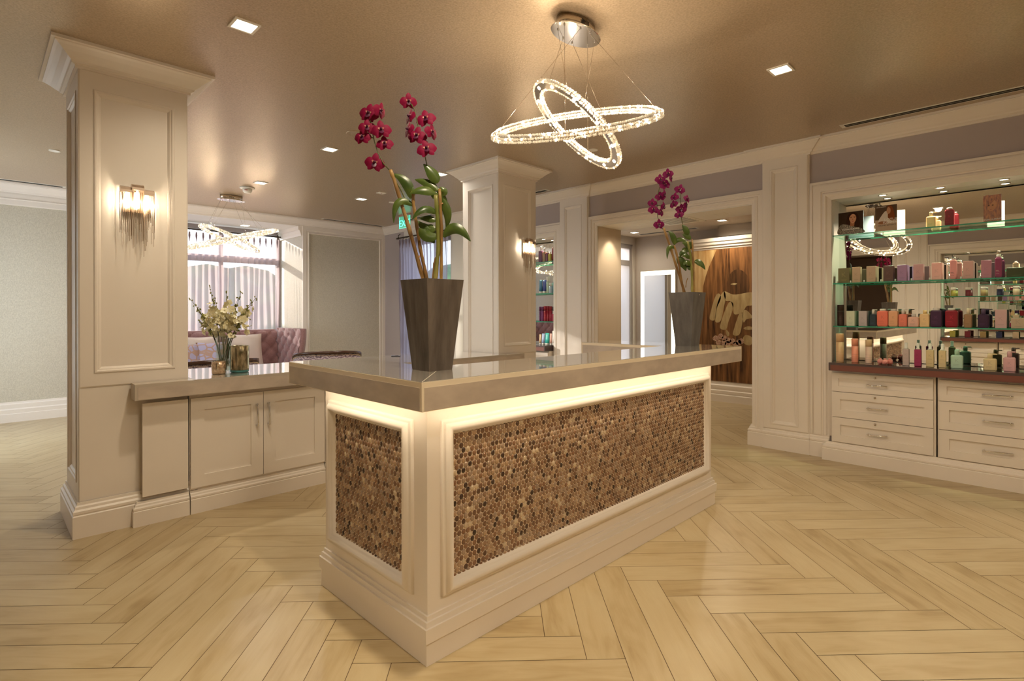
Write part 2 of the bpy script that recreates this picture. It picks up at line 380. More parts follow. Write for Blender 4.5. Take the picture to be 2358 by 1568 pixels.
# ---- crown mouldings
CROWN = [(0, 2.757), (.014, 2.757), (.014, 2.772), (.030, 2.779), (.034, 2.790), (.036, 2.792), (.050, 2.802), (.074, 2.826), (.098, 2.846), (.112, 2.855), (.112, 2.862), (.130, 2.862), (.130, 2.8799)]
def poly_crown(mb, pts, closed=False): mb.sweep([(x, y, 0) for x, y in pts], CROWN, (0, 0, 1), closed)
PIL = ((1.590, 2.005), (4.110, 4.570))
PX = XR-.022
def side_crown(mb):
    pts = [(XR, YF)]
    for a, b in PIL: pts += [(XR, a), (PX, a), (PX, b), (XR, b)]
    pts += [(XR, YB)]
    return pts
mb = MB(); poly_crown(mb, side_crown(mb)); struct(mb, 'trim_1', CREAM, 'cream crown moulding along the right wall', 'trim')
mb = MB(); mb.M = MIRX; poly_crown(mb, side_crown(mb)); struct(mb, 'trim_2', CREAM, 'cream crown moulding along the left wall', 'trim')
FRZ = [(0, 2.62), (.016, 2.62), (.020, 2.63), (.020, 2.685), (.028, 2.69), (.028, 2.70), (.018, 2.705), (.018, 2.757)]
mb = MB(); poly_crown(mb, [(XR, YB), (XL, YB)])
mb.sweep([(ALC[0], YB, 0), (XL, YB, 0)], FRZ, (0, 0, 1))
struct(mb, 'trim_3', CREAM, 'cream crown moulding and frieze along the back wall', 'trim')
mb = MB()     # frame of the wallpaper panel right of the alcove, and the alcove jambs
FRM = [(0, 0), (0, .02), (.060, .02), (.066, .014), (.092, .014), (.097, .024), (.107, .024), (.114, .004), (.114, 0)]
mb.sweep([(ALC[1], YB, .2), (XR, YB, .2), (XR, YB, 2.757), (ALC[1], YB, 2.757)], FRM, (0, -1, 0), True)
mb.sweep([(ALC[1], YB, 2.60), (ALC[1], ALC[2], 2.60)], [(0, 0), (.02, 0), (.03, .04), (.05, .09), (.07, .10), (.07, .155), (0, .155)], (0, 0, 1))
struct(mb, 'trim_4', CREAM, 'cream moulding framing the wallpaper panel on the back wall', 'trim')

# ---- baseboards
BASE = [(0, 0), (.032, 0), (.032, .128), (.026, .134), (.030, .142), (.030, .156), (.020, .166), (.018, .180), (.010, .188), (.008, .204), (0, .204)]
BASEB = [(0, 0), (.03, 0), (.03, .10), (.024, .104), (.024, .108), (.026, .15), (.020, .165), (.020, .170), (.020, .215), (.010, .225), (.008, .243), (0, .243)]
mb = MB(); mb.sweep([(XR, YB, 0), (ALC[1], YB, 0)], BASEB, (0, 0, 1)); mb.sweep([(ALC[0], YB, 0), (XL, YB, 0)], BASEB, (0, 0, 1)); struct(mb, 'baseboard_back', CREAM, 'tall stepped cream baseboard on the back wall', 'baseboard')
def side_base(mb):
    mb.sweep([(XR+.20, DOOR[0]+.004, 0), (XR-.004, DOOR[0]+.004, 0), (XR-.004, 2.005, 0)][::-1], BASE, (0, 0, 1))
    mb.sweep([(XR-.016, 2.005, 0), (XR-.016, 1.59, 0)][::-1], BASE, (0, 0, 1)); mb.sweep([(XR-.010, 1.59, 0), (XR-.010, 1.43, 0)][::-1], BASE, (0, 0, 1))
    mb.sweep([(XR-.016, 4.57, 0), (XR-.016, 4.11, 0)][::-1], BASE, (0, 0, 1)); mb.sweep([(XR-.004, 4.11, 0), (XR-.004, 3.98, 0)][::-1], BASE, (0, 0, 1))
    mb.sweep([(XR, WIN2[0]-.7, 0), (XR, YB, 0)], BASE, (0, 0, 1))
mb = MB(); side_base(mb); struct(mb, 'baseboard_right', CREAM, 'cream moulded baseboard under the right wall pilasters', 'baseboard')
mb = MB(); mb.M = MIRX; side_base(mb); struct(mb, 'baseboard_left', CREAM, 'cream moulded baseboard along the left wall', 'baseboard')

# ---- casings round door and niches, pilasters
CAS = [(0, 0), (0, .030), (.036, .030), (.040, .020), (.054, .020), (.062, .027), (.080, .027), (.087, .016), (.104, .014), (.112, .010), (.120, .008), (.120, -.02)]
def casing(mb, y0, y1, zin, zb, prof=CAS):
    W = prof[-1][0]
    mb.sweep([(XR, y0-W, zb), (XR, y0-W, zin+W), (XR, y1+W, zin+W), (XR, y1+W, zb)], prof, (-1, 0, 0))
CASN = [(0, 0), (0, .026), (.020, .026), (.024, .014), (.030, .014), (.034, .030), (.092, .030), (.096, .020), (.104, .018), (.116, .028), (.130, .028), (.142, .016), (.160, .010), (.172, .006), (.172, -.02)]
def niche_casing(mb, y0, y1):
    W = .172
    mb.box(5.463, 5.7095, y0-.0005, y0+.0025, .0, ZTOP-.003); mb.box(5.463, 5.7095, y1-.0025, y1+.0005, .0, ZTOP-.003); mb.box(5.463, 5.7095, y0, y1, ZTOP-.0015, ZTOP+.0005)
    mb.sweep([(XR, y0-W, .20), (XR, y0-W, 2.49), (XR, y1+W, 2.49), (XR, y1+W, .20)], CASN, (-1, 0, 0))
def raised_panel(mb, org, u, v, nrm, u0, u1, v0, v1, ub0, ub1, vb0, vb1, t=.014):
    """frame board (outer ub/vb, inner u/v) standing t off the face, with a stepped moulding round the sunk field"""
    org, u, v, nrm = Vector(org), Vector(u), Vector(v), Vector(nrm)
    def P(a, b): return org + u*a + v*b
    def quadbox(a0, a1, b0, b1):
        c = [P(a0, b0), P(a1, b0), P(a1, b1), P(a0, b1)]; lo = [mb.v(q) for q in c]; hi = [mb.v(q + nrm*t) for q in c]
        mb.f(hi)
        for i in range(4): mb.f([lo[i], lo[(i+1) % 4], hi[(i+1) % 4], hi[i]])
    quadbox(ub0, u0, vb0, vb1); quadbox(u1, ub1, vb0, vb1); quadbox(u0, u1, vb0, v0); quadbox(u0, u1, v1, vb1)
    prof = [(0, t+.001), (.006, t+.005), (.014, t+.005), (.019, t-.001), (.027, t-.003), (.036, .003), (.038, 0)]
    path = [P(u0, v0), P(u1, v0), P(u1, v1), P(u0, v1)]
    if u.cross(v).dot(nrm) < 0: path = path[::-1]
    mb.sweep(path, prof, nrm, True)
    prof2 = [(-.012, 0), (-.012, t-.004), (-.004, t+.0), (0, t)]
    path = [P(ub0, vb0), P(ub1, vb0), P(ub1, vb1), P(ub0, vb1)]
    if u.cross(v).dot(nrm) < 0: path = path[::-1]
    mb.sweep(path, prof2, nrm, True)
def pilaster(mb, a, b):
    mb.box(PX, XR+.01, a, b, 0, 2.757)
    raised_panel(mb, (PX, 0, 0), (0, 1, 0), (0, 0, 1), (-1, 0, 0), a+.095, b-.075, .235, 2.675, a+.022, b-.014, .205, 2.752)
k = 5
for M, side in ((I4, 'right'), (MIRX, 'left')):
    mb = MB(); mb.M = M; casing(mb, DOOR[0], DOOR[1], 2.38, 0)
    struct(mb, 'trim_%d' % k, CREAM, 'cream stepped casing round the wide opening in the %s wall' % side, 'trim'); k += 1
    for nm, (a, b) in (('by the desk', NICHE), ('near the windows', NICHE2)):
        mb = MB(); mb.M = M; niche_casing(mb, a, b); struct(mb, 'trim_%d' % k, CREAM, 'cream casing round the %s wall display niche %s' % (side, nm), 'trim'); k += 1
    for nm, (a, b) in (('nearer the front', PIL[0]), ('nearer the windows', PIL[1])):
        mb = MB(); mb.M = M; pilaster(mb, a, b); struct(mb, 'trim_%d' % k, CREAM, 'cream panelled pilaster on the %s wall %s' % (side, nm), 'trim'); k += 1

# ---- the salon room beyond the right opening
mb = MB()
mb.mi = 0; mb.box(5.861, 5.96, DOOR[1]-.004, 5.24, 0, 2.9); mb.box(5.462, 5.8605, DOOR[1]-.004, DOOR[1]-.0005, 0, 2.375); mb.box(5.462, 5.8605, DOOR[0]+.0005, DOOR[0]+.004, 0, 2.375); mb.box(5.861, 5.96, .9, DOOR[0]+.004, 0, 2.9)
mb.mi = 1; mb.box(7.0, 8.055, 5.14, 5.24, 0, .05); mb.box(5.961, 7.0, 5.14, 5.24, 0, 2.75); mb.box(8.055, 8.26, 5.14, 5.24, 0, 2.75); mb.box(7.0, 8.055, 5.14, 5.24, 2.47, 2.75)
mb.box(8.16, 8.26, .9, 5.14, 0, 2.75)
mb.mi = 0; mb.box(5.961, 8.26, .8, .9, 0, 2.75)
mb.mi = 2; mb.box(5.462, 5.9995, DOOR[0]+.005, DOOR[1]-.005, 2.374, 2.46); mb.box(5.961, 6.0, .9, 5.14, 2.461, 2.75)
mb.mi = 3; mb.box(6.0, 8.26, .8, 5.24, 2.60, 2.75)
mb.mi = 1; mb.box(7.90, 8.16, 2.66, 3.55, 2.44, 2.60)
struct(mb, 'wall_salon', [TAN, SALON, WHITEC, TAN], 'grey-beige walls and soffit of the salon room beyond the opening', 'wall')
mb = MB(); XA = 7.73
mb.box(XA+.02, 8.16, 1.3, 3.90, 0, 2.30)
mb.sweep([(XA+.02, 1.3, 0), (XA+.02, 3.90, 0), (8.16, 3.90, 0)], [(0, 0), (.05, 0), (.05, .10), (.035, .11), (.04, .125), (.04, .16), (.022, .17), (.026, .20), (.026, .235), (.01, .25), (.006, .285), (0, .285)], (0, 0, 1))
mb.sweep([(XA+.02, 1.3, 0), (XA+.02, 3.90, 0), (8.16, 3.90, 0)], [(0, 2.235), (.012, 2.235), (.016, 2.25), (.03, 2.262), (.032, 2.28), (.05, 2.30), (.056, 2.33), (.07, 2.345), (.07, 2.395), (0, 2.395)], (0, 0, 1))
struct(mb, 'trim_15', CREAM, 'low cream partition with cornice and stepped base behind the mural in the salon', 'trim')
# ---- the dim room beyond the left opening, seen only in the mirror
mb = MB(); mb.box(-3.0, -2.9, .8, 5.3, 0, 2.8); mb.box(-2.9, -1.0, 5.2, 5.3, 0, 2.8); mb.box(-2.9, -1.0, .8, .9, 0, 2.8); mb.box(-3.0, -1.0, .8, 5.3, 2.5, 2.6); mb.box(-3.0, -1.0, .8, 5.3, -.1, -.005)
struct(mb, 'wall_corridor', BROWN, 'dim brown walls of the corridor behind the camera', 'wall')

# ---- windows with frames and panes, world outside
def window(name, label, axis, p, a0, a1, z0, z1, bars_v, bars_h):
    t = thing(name, label, 'window', (0, 0, 0), kind='structure')
    f = MB(); g = MB()
    def bx(m, A0, A1, Z0, Z1, d0, d1):
        if axis == 'y': m.box(A0, A1, p+d0, p+d1, Z0, Z1)
        else: m.box(p+d0, p+d1, A0, A1, Z0, Z1)
    for A0, A1, Z0, Z1 in ((a0, a0+.06, z0, z1), (a1-.06, a1, z0, z1), (a0+.06, a1-.06, z0, z0+.07), (a0+.06, a1-.06, z1-.07, z1)): bx(f, A0, A1, Z0, Z1, -.04, .04)
    for b, wd in bars_v: bx(f, b-wd, b+wd, z0+.07, z1-.07, -.03, .03)
    for b, wd in bars_h: bx(f, a0+.06, a1-.06, b-wd, b+wd, -.035, .035)
    f.build('window_frame', WINDF, t); bx(g, a0+.05, a1-.05, z0+.05, z1-.05, -.004, .004); g.build('pane', PANE, t)
    return t
window('window_1', 'wide alcove window behind blush sheer curtains', 'y', ALC[2]+.08, ALC[0], ALC[1], .45, ALC[3], [(1.95, .03), (2.92, .03)], [(2.22, .055)])
window('window_2', 'side window behind lilac-grey curtains on the right wall', 'x', XR+.22, WIN2[0], WIN2[1], WIN2[2], WIN2[3], [(7.57, .03)], [(1.55, .10), (.95, .03)])
window('window_4', 'side window on the left wall outside the picture', 'x', XL-.22, WIN2[0]-.2, WIN2[1]+.1, WIN2[2], WIN2[3], [(7.52, .03)], [(1.9, .03)])
window('added_window_3', 'added tall window with pale sheet imitating a daylit wall in the salon corner', 'y', 5.20, 7.0, 8.055, .05, 2.47, [], [(2.15, .045)])  # added window: sheet and bar imitate a daylit wall with shadow stripe
# ------------------------------------------------------------------ columns (square, panelled) with crown capitals
def column(label, x0, x1, y0, y1):
    t = thing('column', label, 'column', ((x0+x1)/2, (y0+y1)/2, 0), kind='thing'); cx, cy = (x0+x1)/2, (y0+y1)/2
    hx, hy = (x1-x0)/2, (y1-y0)/2; T = .014
    mb = MB(); mb.box(-hx+T, hx-T, -hy+T, hy-T, 0, 2.80)
    for org, u, n, L in (((-hx, -hy+T, 0), (1,0,0), (0,-1,0), 2*hx), ((hx, hy-T, 0), (-1,0,0), (0,1,0), 2*hx)):
        raised_panel(mb, org, u, (0,0,1), n, .072, L-.075, .955, 2.655, .012, L-.012, .885, 2.752, T)
    mb.box(-hx+.012, hx-.012, -hy+.006, -hy+T-.0005, .1, .872); mb.box(-hx+.012, hx-.012, hy-T+.0005, hy-.006, .1, .872)
    for org, u, n in (((-hx+T, hy, 0), (0,-1,0), (-1,0,0)), ((hx-T, -hy, 0), (0,1,0), (1,0,0))):
        L = 2*hy; raised_panel(mb, org, u, (0,0,1), n, .085, L-.085, .30, 2.655, .016, L-.016, .205, 2.752, T)
    mb.build('shaft', CREAM, t)
    mb = MB(); R = [(-hx, -hy), (-hx, hy), (hx, hy), (hx, -hy)]
    mb.sweep([(x, y, 0) for x, y in R], CROWN, (0,0,1), True); mb.build('capital', CREAM, t)
    mb = MB(); mb.sweep([(x, y, 0) for x, y in R], BASE, (0,0,1), True); mb.build('base_moulding', CREAM, t)
    return t
column('cream panelled square column on the left of the room behind the low cabinets', .430, 1.000, 4.050, 4.630)
column('cream panelled square column behind the middle of the reception desk', 3.835, 4.405, 4.050, 4.630)

# ------------------------------------------------------------------ reception desk
D = dict(kx=(1.187, 3.600), ky=(1.648, 2.507), bx=(1.203, 3.575), by=(1.664, 2.492), zt=.975)
desk = thing('reception_desk', 'cream reception desk with brown mosaic panels and glowing edge under the counter', 'desk', (2.39, 2.08, 0))
ox, oy = 2.39, 2.08
def rect(e, rx=D['kx'], ry=D['ky']): return [(rx[0]-e-ox, ry[0]-e-oy), (rx[0]-e-ox, ry[1]+e-oy), (rx[1]+e-ox, ry[1]+e-oy), (rx[1]+e-ox, ry[0]-e-oy)]
mb = MB()
bx0, bx1, by0, by1 = D['bx'][0]-ox, D['bx'][1]-ox, D['by'][0]-oy, D['by'][1]-oy
mb.prism([(bx0, by0), (bx1, by0), (bx1, by1), (bx1-.08, by1), (bx1-.08, by0+.08), (bx0+.08, by0+.08), (bx0+.08, by1), (bx0, by1)], .05, D['zt'])
mb.box(bx0+.0805, bx1-.0805, by0+.0805, by1-.03, .70, .73)
mb.build('desk_body', CREAM, desk)
mb = MB()
mb.sweep([(x, y, 0) for x, y in rect(0)], [(-.03, 0), (0, 0), (0, .084), (.0075, .087), (.0085, .139), (.0085, .1405), (.0005, .1405), (-.0005, .161), (-.0085, .1615), (-.0085, .179), (-.03, .1795)], (0,0,1), True)
mb.build('plinth', CREAM, desk)
OVAL = [mat('mosaic_shell_%d' % i, c, .22, .25, coat=.5) for i, c in enumerate(((0.20, 0.105, 0.058), (0.31, 0.19, 0.115), (0.43, 0.285, 0.175), (0.105, 0.052, 0.030), (0.37, 0.26, 0.185), (0.62, 0.49, 0.34), (0.26, 0.135, 0.072), (0.055, 0.028, 0.018)))]
GRT = mat('mosaic_grout', (0.74, 0.60, 0.44), .7)
WTS = [20, 22, 16, 11, 13, 5, 14, 5]
def mosaic(u0, u1, v0, v1, M, parent):
    mb = MB(); mb.M = M; bm = mb.bm; mb.mi = 8; q = [mb.v(p) for p in ((u0, v0, 0), (u1, v0, 0), (u1, v1, 0), (u0, v1, 0))]; mb.f(q)
    pw, ph = .0228, .0203; rx, ry = .0102, .0113; N = 10; r = 0; v = v0+.010
    circ = [(math.cos(2*PI*i/N), math.sin(2*PI*i/N)) for i in range(N)]
    while v < v1-.004:
        u = u0 + (.010 if r % 2 else .010+pw/2)
        while u < u1-.006:
            mb.mi = random.choices(range(8), WTS)[0]; tx, ty = random.uniform(-.06, .06), random.uniform(-.06, .06)
            def ring(s, h): return [mb.v((u+c*rx*s, v+d*ry*s, h + (c*tx*rx + d*ty*ry)*s)) for c, d in circ]
            a, b = ring(1, .0012), ring(.62, .0036); top = mb.v((u, v, .0042)); lo = [mb.v((u+c*rx, v+d*ry, 0)) for c, d in circ]
            for i in range(N):
                j = (i+1) % N; mb.f([lo[i], lo[j], a[j], a[i]]); mb.f([a[i], a[j], b[j], b[i]], True); mb.f([b[i], b[j], top], True)
            u += pw
        v += ph; r += 1
    return mb.build('mosaic_panel', OVAL+[GRT], parent)
DFR = [(-.002, 0), (0, .010), (.006, .014), (.012, .014), (.016, .020), (.024, .030), (.034, .034), (.043, .031), (.049, .021), (.055, .019), (.059, .008), (.066, .004), (.068, 0)]
def desk_panel(u0, u1, M, parent):
    p = mosaic(u0+.046, u1-.046, .272, .866, M @ Matrix.Translation((0, 0, .0005)), parent)
    mb = MB(); mb.M = M; mb.sweep([(u0, .228, 0), (u1, .228, 0), (u1, .902, 0), (u0, .902, 0)], [(s*.88, h) for s, h in DFR], (0,0,1), True, True); mb.build('panel_moulding', CREAM, p)
MF = Matrix(((1,0,0,0), (0,0,-1,by0), (0,1,0,0), (0,0,0,1)))            # u -> x, v -> z, out -> -y
MS = Matrix(((0,0,-1,bx0), (-1,0,0,0), (0,1,0,0), (0,0,0,1)))           # u -> -y, v -> z, out -> -x
desk_panel(1.266-ox, 3.520-ox, MF, desk); desk_panel(-(2.440-oy), -(1.752-oy), MS, desk)
MR = Matrix(((0,0,1,bx1), (1,0,0,0), (0,1,0,0), (0,0,0,1)))
mb = MB(); mb.M = MR; mb.sweep([(1.752-oy, .228, 0), (2.44-oy, .228, 0), (2.44-oy, .902, 0), (1.752-oy, .902, 0)], [(s*.88, h) for s, h in DFR], (0,0,1), True, True); mb.build('panel_moulding', CREAM, desk)
# LED strip recessed under the overhang (front, left end, right end)
mb = MB(); zs = .9785
mb.box(bx0-.02, bx1+.02, by0-.075, by0-.063, zs-.003, zs); mb.box(bx0-.075, bx0-.063, by0-.075, by1, zs-.003, zs); mb.box(bx1+.063, bx1+.075, by0-.075, by1, zs-.003, zs)
mb.build('light_strip', STRIP, desk)
WARM = (1.0, .84, .61)
LW = dict(strip=1.1)
light('AREA', 'strip_glow', (0, by0-.069, zs-.006), LW['strip'], WARM, desk, shape='RECTANGLE', size=2.40, size_y=.012)
light('AREA', 'strip_glow', (bx0-.069, (by0+by1)/2, zs-.006), LW['strip']*.36, WARM, desk, shape='RECTANGLE', size=.012, size_y=.84)
light('AREA', 'strip_glow', (bx1+.069, (by0+by1)/2, zs-.006), LW['strip']*.36, WARM, desk, shape='RECTANGLE', size=.012, size_y=.84)

# ---- the U-shaped countertop
ctop = thing('desk_countertop', 'thick U-shaped glossy taupe countertop with pale border on the reception desk', 'countertop', (2.39, 2.08, .98))
cx0, cx1, cy0, cy1, zb, zt = 1.070-ox, 3.712-ox, 1.510-oy, 2.600-oy, 0.0, .10
U = [(cx0, cy0), (cx1, cy0), (cx1, cy1), (cx1-.365, cy1), (cx1-.365, cy0+.395), (cx0+.345, cy0+.395), (cx0+.345, cy1), (cx0, cy1)]
mb = MB(); mb.prism(U, zb, zt); 
mb.build('slab', EDGEB, ctop)
def inset(poly, d):
    out = []; n = len(poly)
    for i in range(n):
        p, a, b = Vector((*poly[i], 0)), Vector((*poly[i-1], 0)), Vector((*poly[(i+1) % n], 0))
        d0, d1 = (p-a).normalized(), (b-p).normalized(); l0, l1 = Vector((-d0.y, d0.x, 0)), Vector((-d1.y, d1.x, 0)); m = l0+l1; m = m/m.dot(l0); q = p+m*d; out.append((q.x, q.y))
    return out
mb = MB(); mb.prism(inset(U, .0025), zt, zt+.0022); mb.build('glass_top', TOPG, ctop)
mb = MB(); n = len(U)
for i in range(n):
    a, b = Vector((*U[i], 0)), Vector((*U[(i+1) % n], 0)); d = (b-a).normalized(); o = Vector((d.y, -d.x, 0))
    c = a + d*.011; e = b - d*.011; q = [c+Vector((0,0,.002)), e+Vector((0,0,.002)), e+Vector((0,0,.0815)), c+Vector((0,0,.0815))]
    lo = [mb.v(p) for p in q]; hi = [mb.v(p + o*.0012) for p in q]; mb.f(hi)
    for k in range(4): mb.f([lo[k], lo[(k+1) % 4], hi[(k+1) % 4], hi[k]])
mb.build('edge_inlay', SILVER, ctop)
mb = MB(); mb.M = Matrix.Translation((0, 0, zt+.0023)); a = Vector((cx0+.004, cy0+.004)); b = Vector((cx0+.395, cy0+.395)); d = (b-a).normalized(); o2 = Vector((-d.y, d.x))*.0012
mb.f([mb.v((*p, 0)) for p in (a-o2, b-o2, b+o2, a+o2)]); mb.build('mitre_seam', EDGEB, ctop)

# ------------------------------------------------------------------ low cabinets between the columns
def bar_handle(parent, M, L=.135, name='handle'):
    mb = MB(); mb.M = M
    pts = [(-L/2+.004, 0, .0)] ; 
    mb.lathe([(.0055, 0), (.0055, .026)], (-L/2+.010, 0, 0), 10); mb.lathe([(.0055, 0), (.0055, .026)], (L/2-.010, 0, 0), 10)
    P = []; Rr = []
    for i in range(15):
        u = -1 + 2*i/14; P.append((u*L/2, .0015*math.sin(u*PI*.9), .026 + .006*(1-u*u))); Rr.append(.0045 + .0022*(1-abs(u)) + (.0012 if abs(abs(u)-.86) < .08 else 0))
    mb.tube(P, Rr, 8); return mb.build(name, CHROME, parent)
def shaker(parent, name, w, h, M, rail=.068, t=.019, handle=None, hx=0, hy=0, vert=False, lock=None):
    mb = MB(); mb.M = M
    mb.box(0, rail, 0, h, 0, t); mb.box(w-rail, w, 0, h, 0, t); mb.box(rail, w-rail, 0, rail, 0, t); mb.box(rail, w-rail, h-rail, h, 0, t); mb.box(rail, w-rail, rail, h-rail, 0, .007)
    d = mb.build(name, CREAM, parent)
    if handle:
        Mh = M @ Matrix.Translation((hx, hy, .007 if not vert else t)) @ (Matrix.Rotation(PI/2, 4, 'Z') if vert else I4)
        bar_handle(d, Mh, handle)
    if lock is not None:
        lk = MB(); lk.M = M @ Matrix.Translation((lock[0], lock[1], t)); lk.lathe([(.0095, 0), (.0095, .003), (.0075, .007), (.004, .0085), (.001, .009)], (0,0,0), 14); lk.build('lock', NICKEL, d)
    return d
CY = 3.985
def mfront(x, z): return Matrix(((1,0,0,x), (0,0,-1,0), (0,1,0,z), (0,0,0,1)))
def base_cab(label, x0, x1, kind):
    t = thing('base_cabinet', label, 'cabinet', ((x0+x1)/2, CY+.02, 0), group=None); w = x1-x0
    mb = MB(); mb.box(-w/2 + (0 if kind == 'filler' else .046), w/2, 0, .012 if kind == 'filler' else .60, .005, .775)
    if kind != 'filler': mb.box(-w/2, -w/2+.0455, 0, .011, .15, .774); mb.build('carcass', CREAM, t)
    mb = MB(); mb.sweep([(w/2, .0, 0), (-w/2, .0, 0)] if x0 > .8 else [(w/2, 0, 0), (-w/2, 0, 0), (-w/2, .04, 0)], [(s*.9, h*.72) for s, h in BASE], (0,0,1)); mb.build('plinth', CREAM, t)
    if kind == 'filler':
        mb = MB(); mb.box(-w/2+.022, w/2-.006, -.018, 0, .175, .755); mb.build('side_panel', CREAM, t)
    else:
        for i in (0, 1):
            a = -w/2+.003 + i*(w/2); ww = w/2-.004
            shaker(t, 'door', ww, .590, mfront(a, .165), .080, .019, .165, ww-.045 if i == 0 else .030, .43, True)
    return t
base_cab('cream filler panel cabinet beside the left column', .712, .990, 'filler')
cab = base_cab('cream two-door base cabinet with chrome bar pulls left of the desk', .996, 1.918, 'doors')
for i, lb in enumerate(('cream two-door base cabinet hidden mostly behind the desk end', 'cream two-door base cabinet beside the middle column')):
    c = dup(cab); c.location.x += .928*(i+1); c['label'] = lb
cr = thing('credenza_countertop', 'long silver-edged pale glossy countertop between the two columns', 'countertop', (2.4, 4.31, .785))
mb = MB(); X0, X1 = .684-2.4, 4.080-2.4; Y0 = 3.920-4.31
mb.prism([(X0, Y0), (X1, Y0), (X1, Y0+.118), (1.43-.003, Y0+.118), (1.43-.003, .39), (-1.398, .39), (-1.398, Y0+.118), (X0, Y0+.118)], 0, .098); mb.build('slab', mat('credenza_border', (0.50, 0.44, 0.37), .3), cr)
mb = MB(); mb.prism([(-1.392, Y0+.004), (1.424, Y0+.004), (1.424, .386), (-1.392, .386)], .098, .1002); mb.build('glass_top', TOPG, cr)
mb = MB(); mb.box(X0+.014, X1-.012, Y0-.0015, Y0, .004, .079); mb.build('edge_inlay', SILVER, cr)
# ------------------------------------------------------------------ tall planters with orchids
def planter(label, cx, cy, z, h, bh, th_, m):
    t = thing('planter', label, 'planter', (cx, cy, z)); mb = MB()
    def sq(s, zz): return [(-s, -s, zz), (s, -s, zz), (s, s, zz), (-s, s, zz)]
    mb.loft([sq(bh, 0), sq(th_, h)], False, True, False); mb.loft([sq(th_, h), sq(th_-.012, h)], False, False, False)
    mb.loft([sq(th_-.012, h), sq(th_-.016, h-.03)], False, False, True); mb.build('pot', m, t); return t
planter('tall tapered brown slate planter on the near corner of the desk counter', 1.337, 1.812, 1.0823, .369, .058, .0925, SLATE)
planter('tall tapered grey slate planter at the far end of the desk counter', 3.535, 1.815, 1.0823, .369, .058, .0925, SLATE2)
def pebbles(cx, cy, z, where):
    mb = MB(); mb.ball((0, 0, 0), .017, 12, 8, 1.25, .95, .62); me0 = mb.build('pebble', PEB); n = 0
    spots = [(i, j) for i in range(-2, 3) for j in range(-2, 3)]
    for i, j in spots:
        o = me0 if n == 0 else me0.copy()
        if n: C.objects.link(o)
        s = random.uniform(.9, 1.35); o.location = (cx+i*.031+random.uniform(-.004, .004), cy+j*.031+random.uniform(-.004, .004), z+random.uniform(.0, .010)); o.rotation_euler = (0, 0, random.random()*6); o.scale = (s, s, s)
        tag(o, 'round white pebble around the orchid stems in the %s' % where, 'pebble', 'white pebbles in the %s' % where); n += 1
pebbles(1.337, 1.812, 1.0823+.349, 'brown slate planter'); pebbles(3.535, 1.815, 1.0823+.349, 'grey slate planter')

def petal_grid(mb, L, W, curl, M, mi, tipw=.35, nU=6, nV=4):
    old = mb.M; mb.M = old @ M; mb.mi = mi; G = []
    for i in range(nU+1):
        u = i/nU; w = W*(math.sin(PI*min(u*.93+.05, 1))**.7)*(1 if u < .6 else 1); row = []
        for j in range(nV+1):
            v = j/nV*2-1; row.append(mb.v((v*w/2, u*L, curl*u*u*L + .10*W*(1-v*v)*math.sin(PI*u))))
        G.append(row)
    for i in range(nU):
        for j in range(nV): mb.f([G[i][j], G[i][j+1], G[i+1][j+1], G[i+1][j]], True)
    mb.M = old
def flower_meshes(m):
    mb = MB()
    for k, (ang, L, W) in enumerate(((90, .036, .025), (162+25, .038, .040), (18-25, .038, .040), (234, .036, .024), (306, .036, .024))):
        petal_grid(mb, L, W, (-.22 if k in (1, 2) else -.08), Matrix.Rotation(math.radians(ang-90), 4, 'Z'), 0)
    a = mb.build('petals', [m]); mb = MB(); petal_grid(mb, .020, .018, .6, Matrix.Rotation(PI, 4, 'Z') @ Matrix.Translation((0, 0, .003)), 0); mb.ball((0, .001, .006), .0055, 8, 6, 1, 1, 1.3)
    b = mb.build('lip', [LIP]); mb = MB()
    for s in (-1, 1): petal_grid(mb, .010, .008, .3, Matrix.Rotation(s*1.2, 4, 'Z') @ Matrix.Translation((0, .002, .002)), 0, nU=3, nV=2)
    c = mb.build('throat', [PETALE]); ms = (a.data, b.data, c.data)
    for o in (a, b, c): bpy.data.objects.remove(o)
    return ms
FL_A = flower_meshes(PETAL); FL_B = flower_meshes(PETALB)
def add_flower(parent, ms, p, size, yaw, pitch, roll):
    o = bpy.data.objects.new('flower', ms[0]); C.objects.link(o); o.parent = parent; o.location = p
    # local +z is the flower's face; turn it to look along 'yaw' (0 = straight back at the room entrance)
    base = Matrix.Rotation(-PI/4+yaw, 4, 'Z') @ Matrix.Rotation(PI/2+pitch, 4, 'X') @ Matrix.Rotation(roll, 4, 'Z')
    o.matrix_local = Matrix.Translation(p) @ base @ Matrix.Scale(size/.070, 4)
    for nm, me in (('lip', ms[1]), ('throat', ms[2])):
        c = bpy.data.objects.new(nm, me); C.objects.link(c); c.parent = o
def leaf(parent, pts, W, tilt=0.3):
    a, b, c = [Vector(p) for p in pts]; mb = MB(); G = []; n = 12
    for i in range(n+1):
        u = i/n; p = a*(1-u)**2 + b*2*u*(1-u) + c*u*u; d = ((b-a)*(1-u) + (c-b)*u).normalized()
        view = (p - Vector((0, 0, 0))).normalized(); side = d.cross(Vector((.705, .709, -tilt)).normalized()).normalized(); up = side.cross(d)
        w = W*(math.sin(PI*(u**.8*.96+.03))**.75); row = []
        for j in range(5): v = j/2-1; row.append(mb.v(p + side*(v*w/2) + up*(.16*w*abs(v)**1.4)))
        G.append(row)
    for i in range(n):
        for j in range(4): mb.f([G[i][j], G[i][j+1], G[i+1][j+1], G[i+1][j]], True)
    o = mb.build('leaf', LEAF, parent); return o
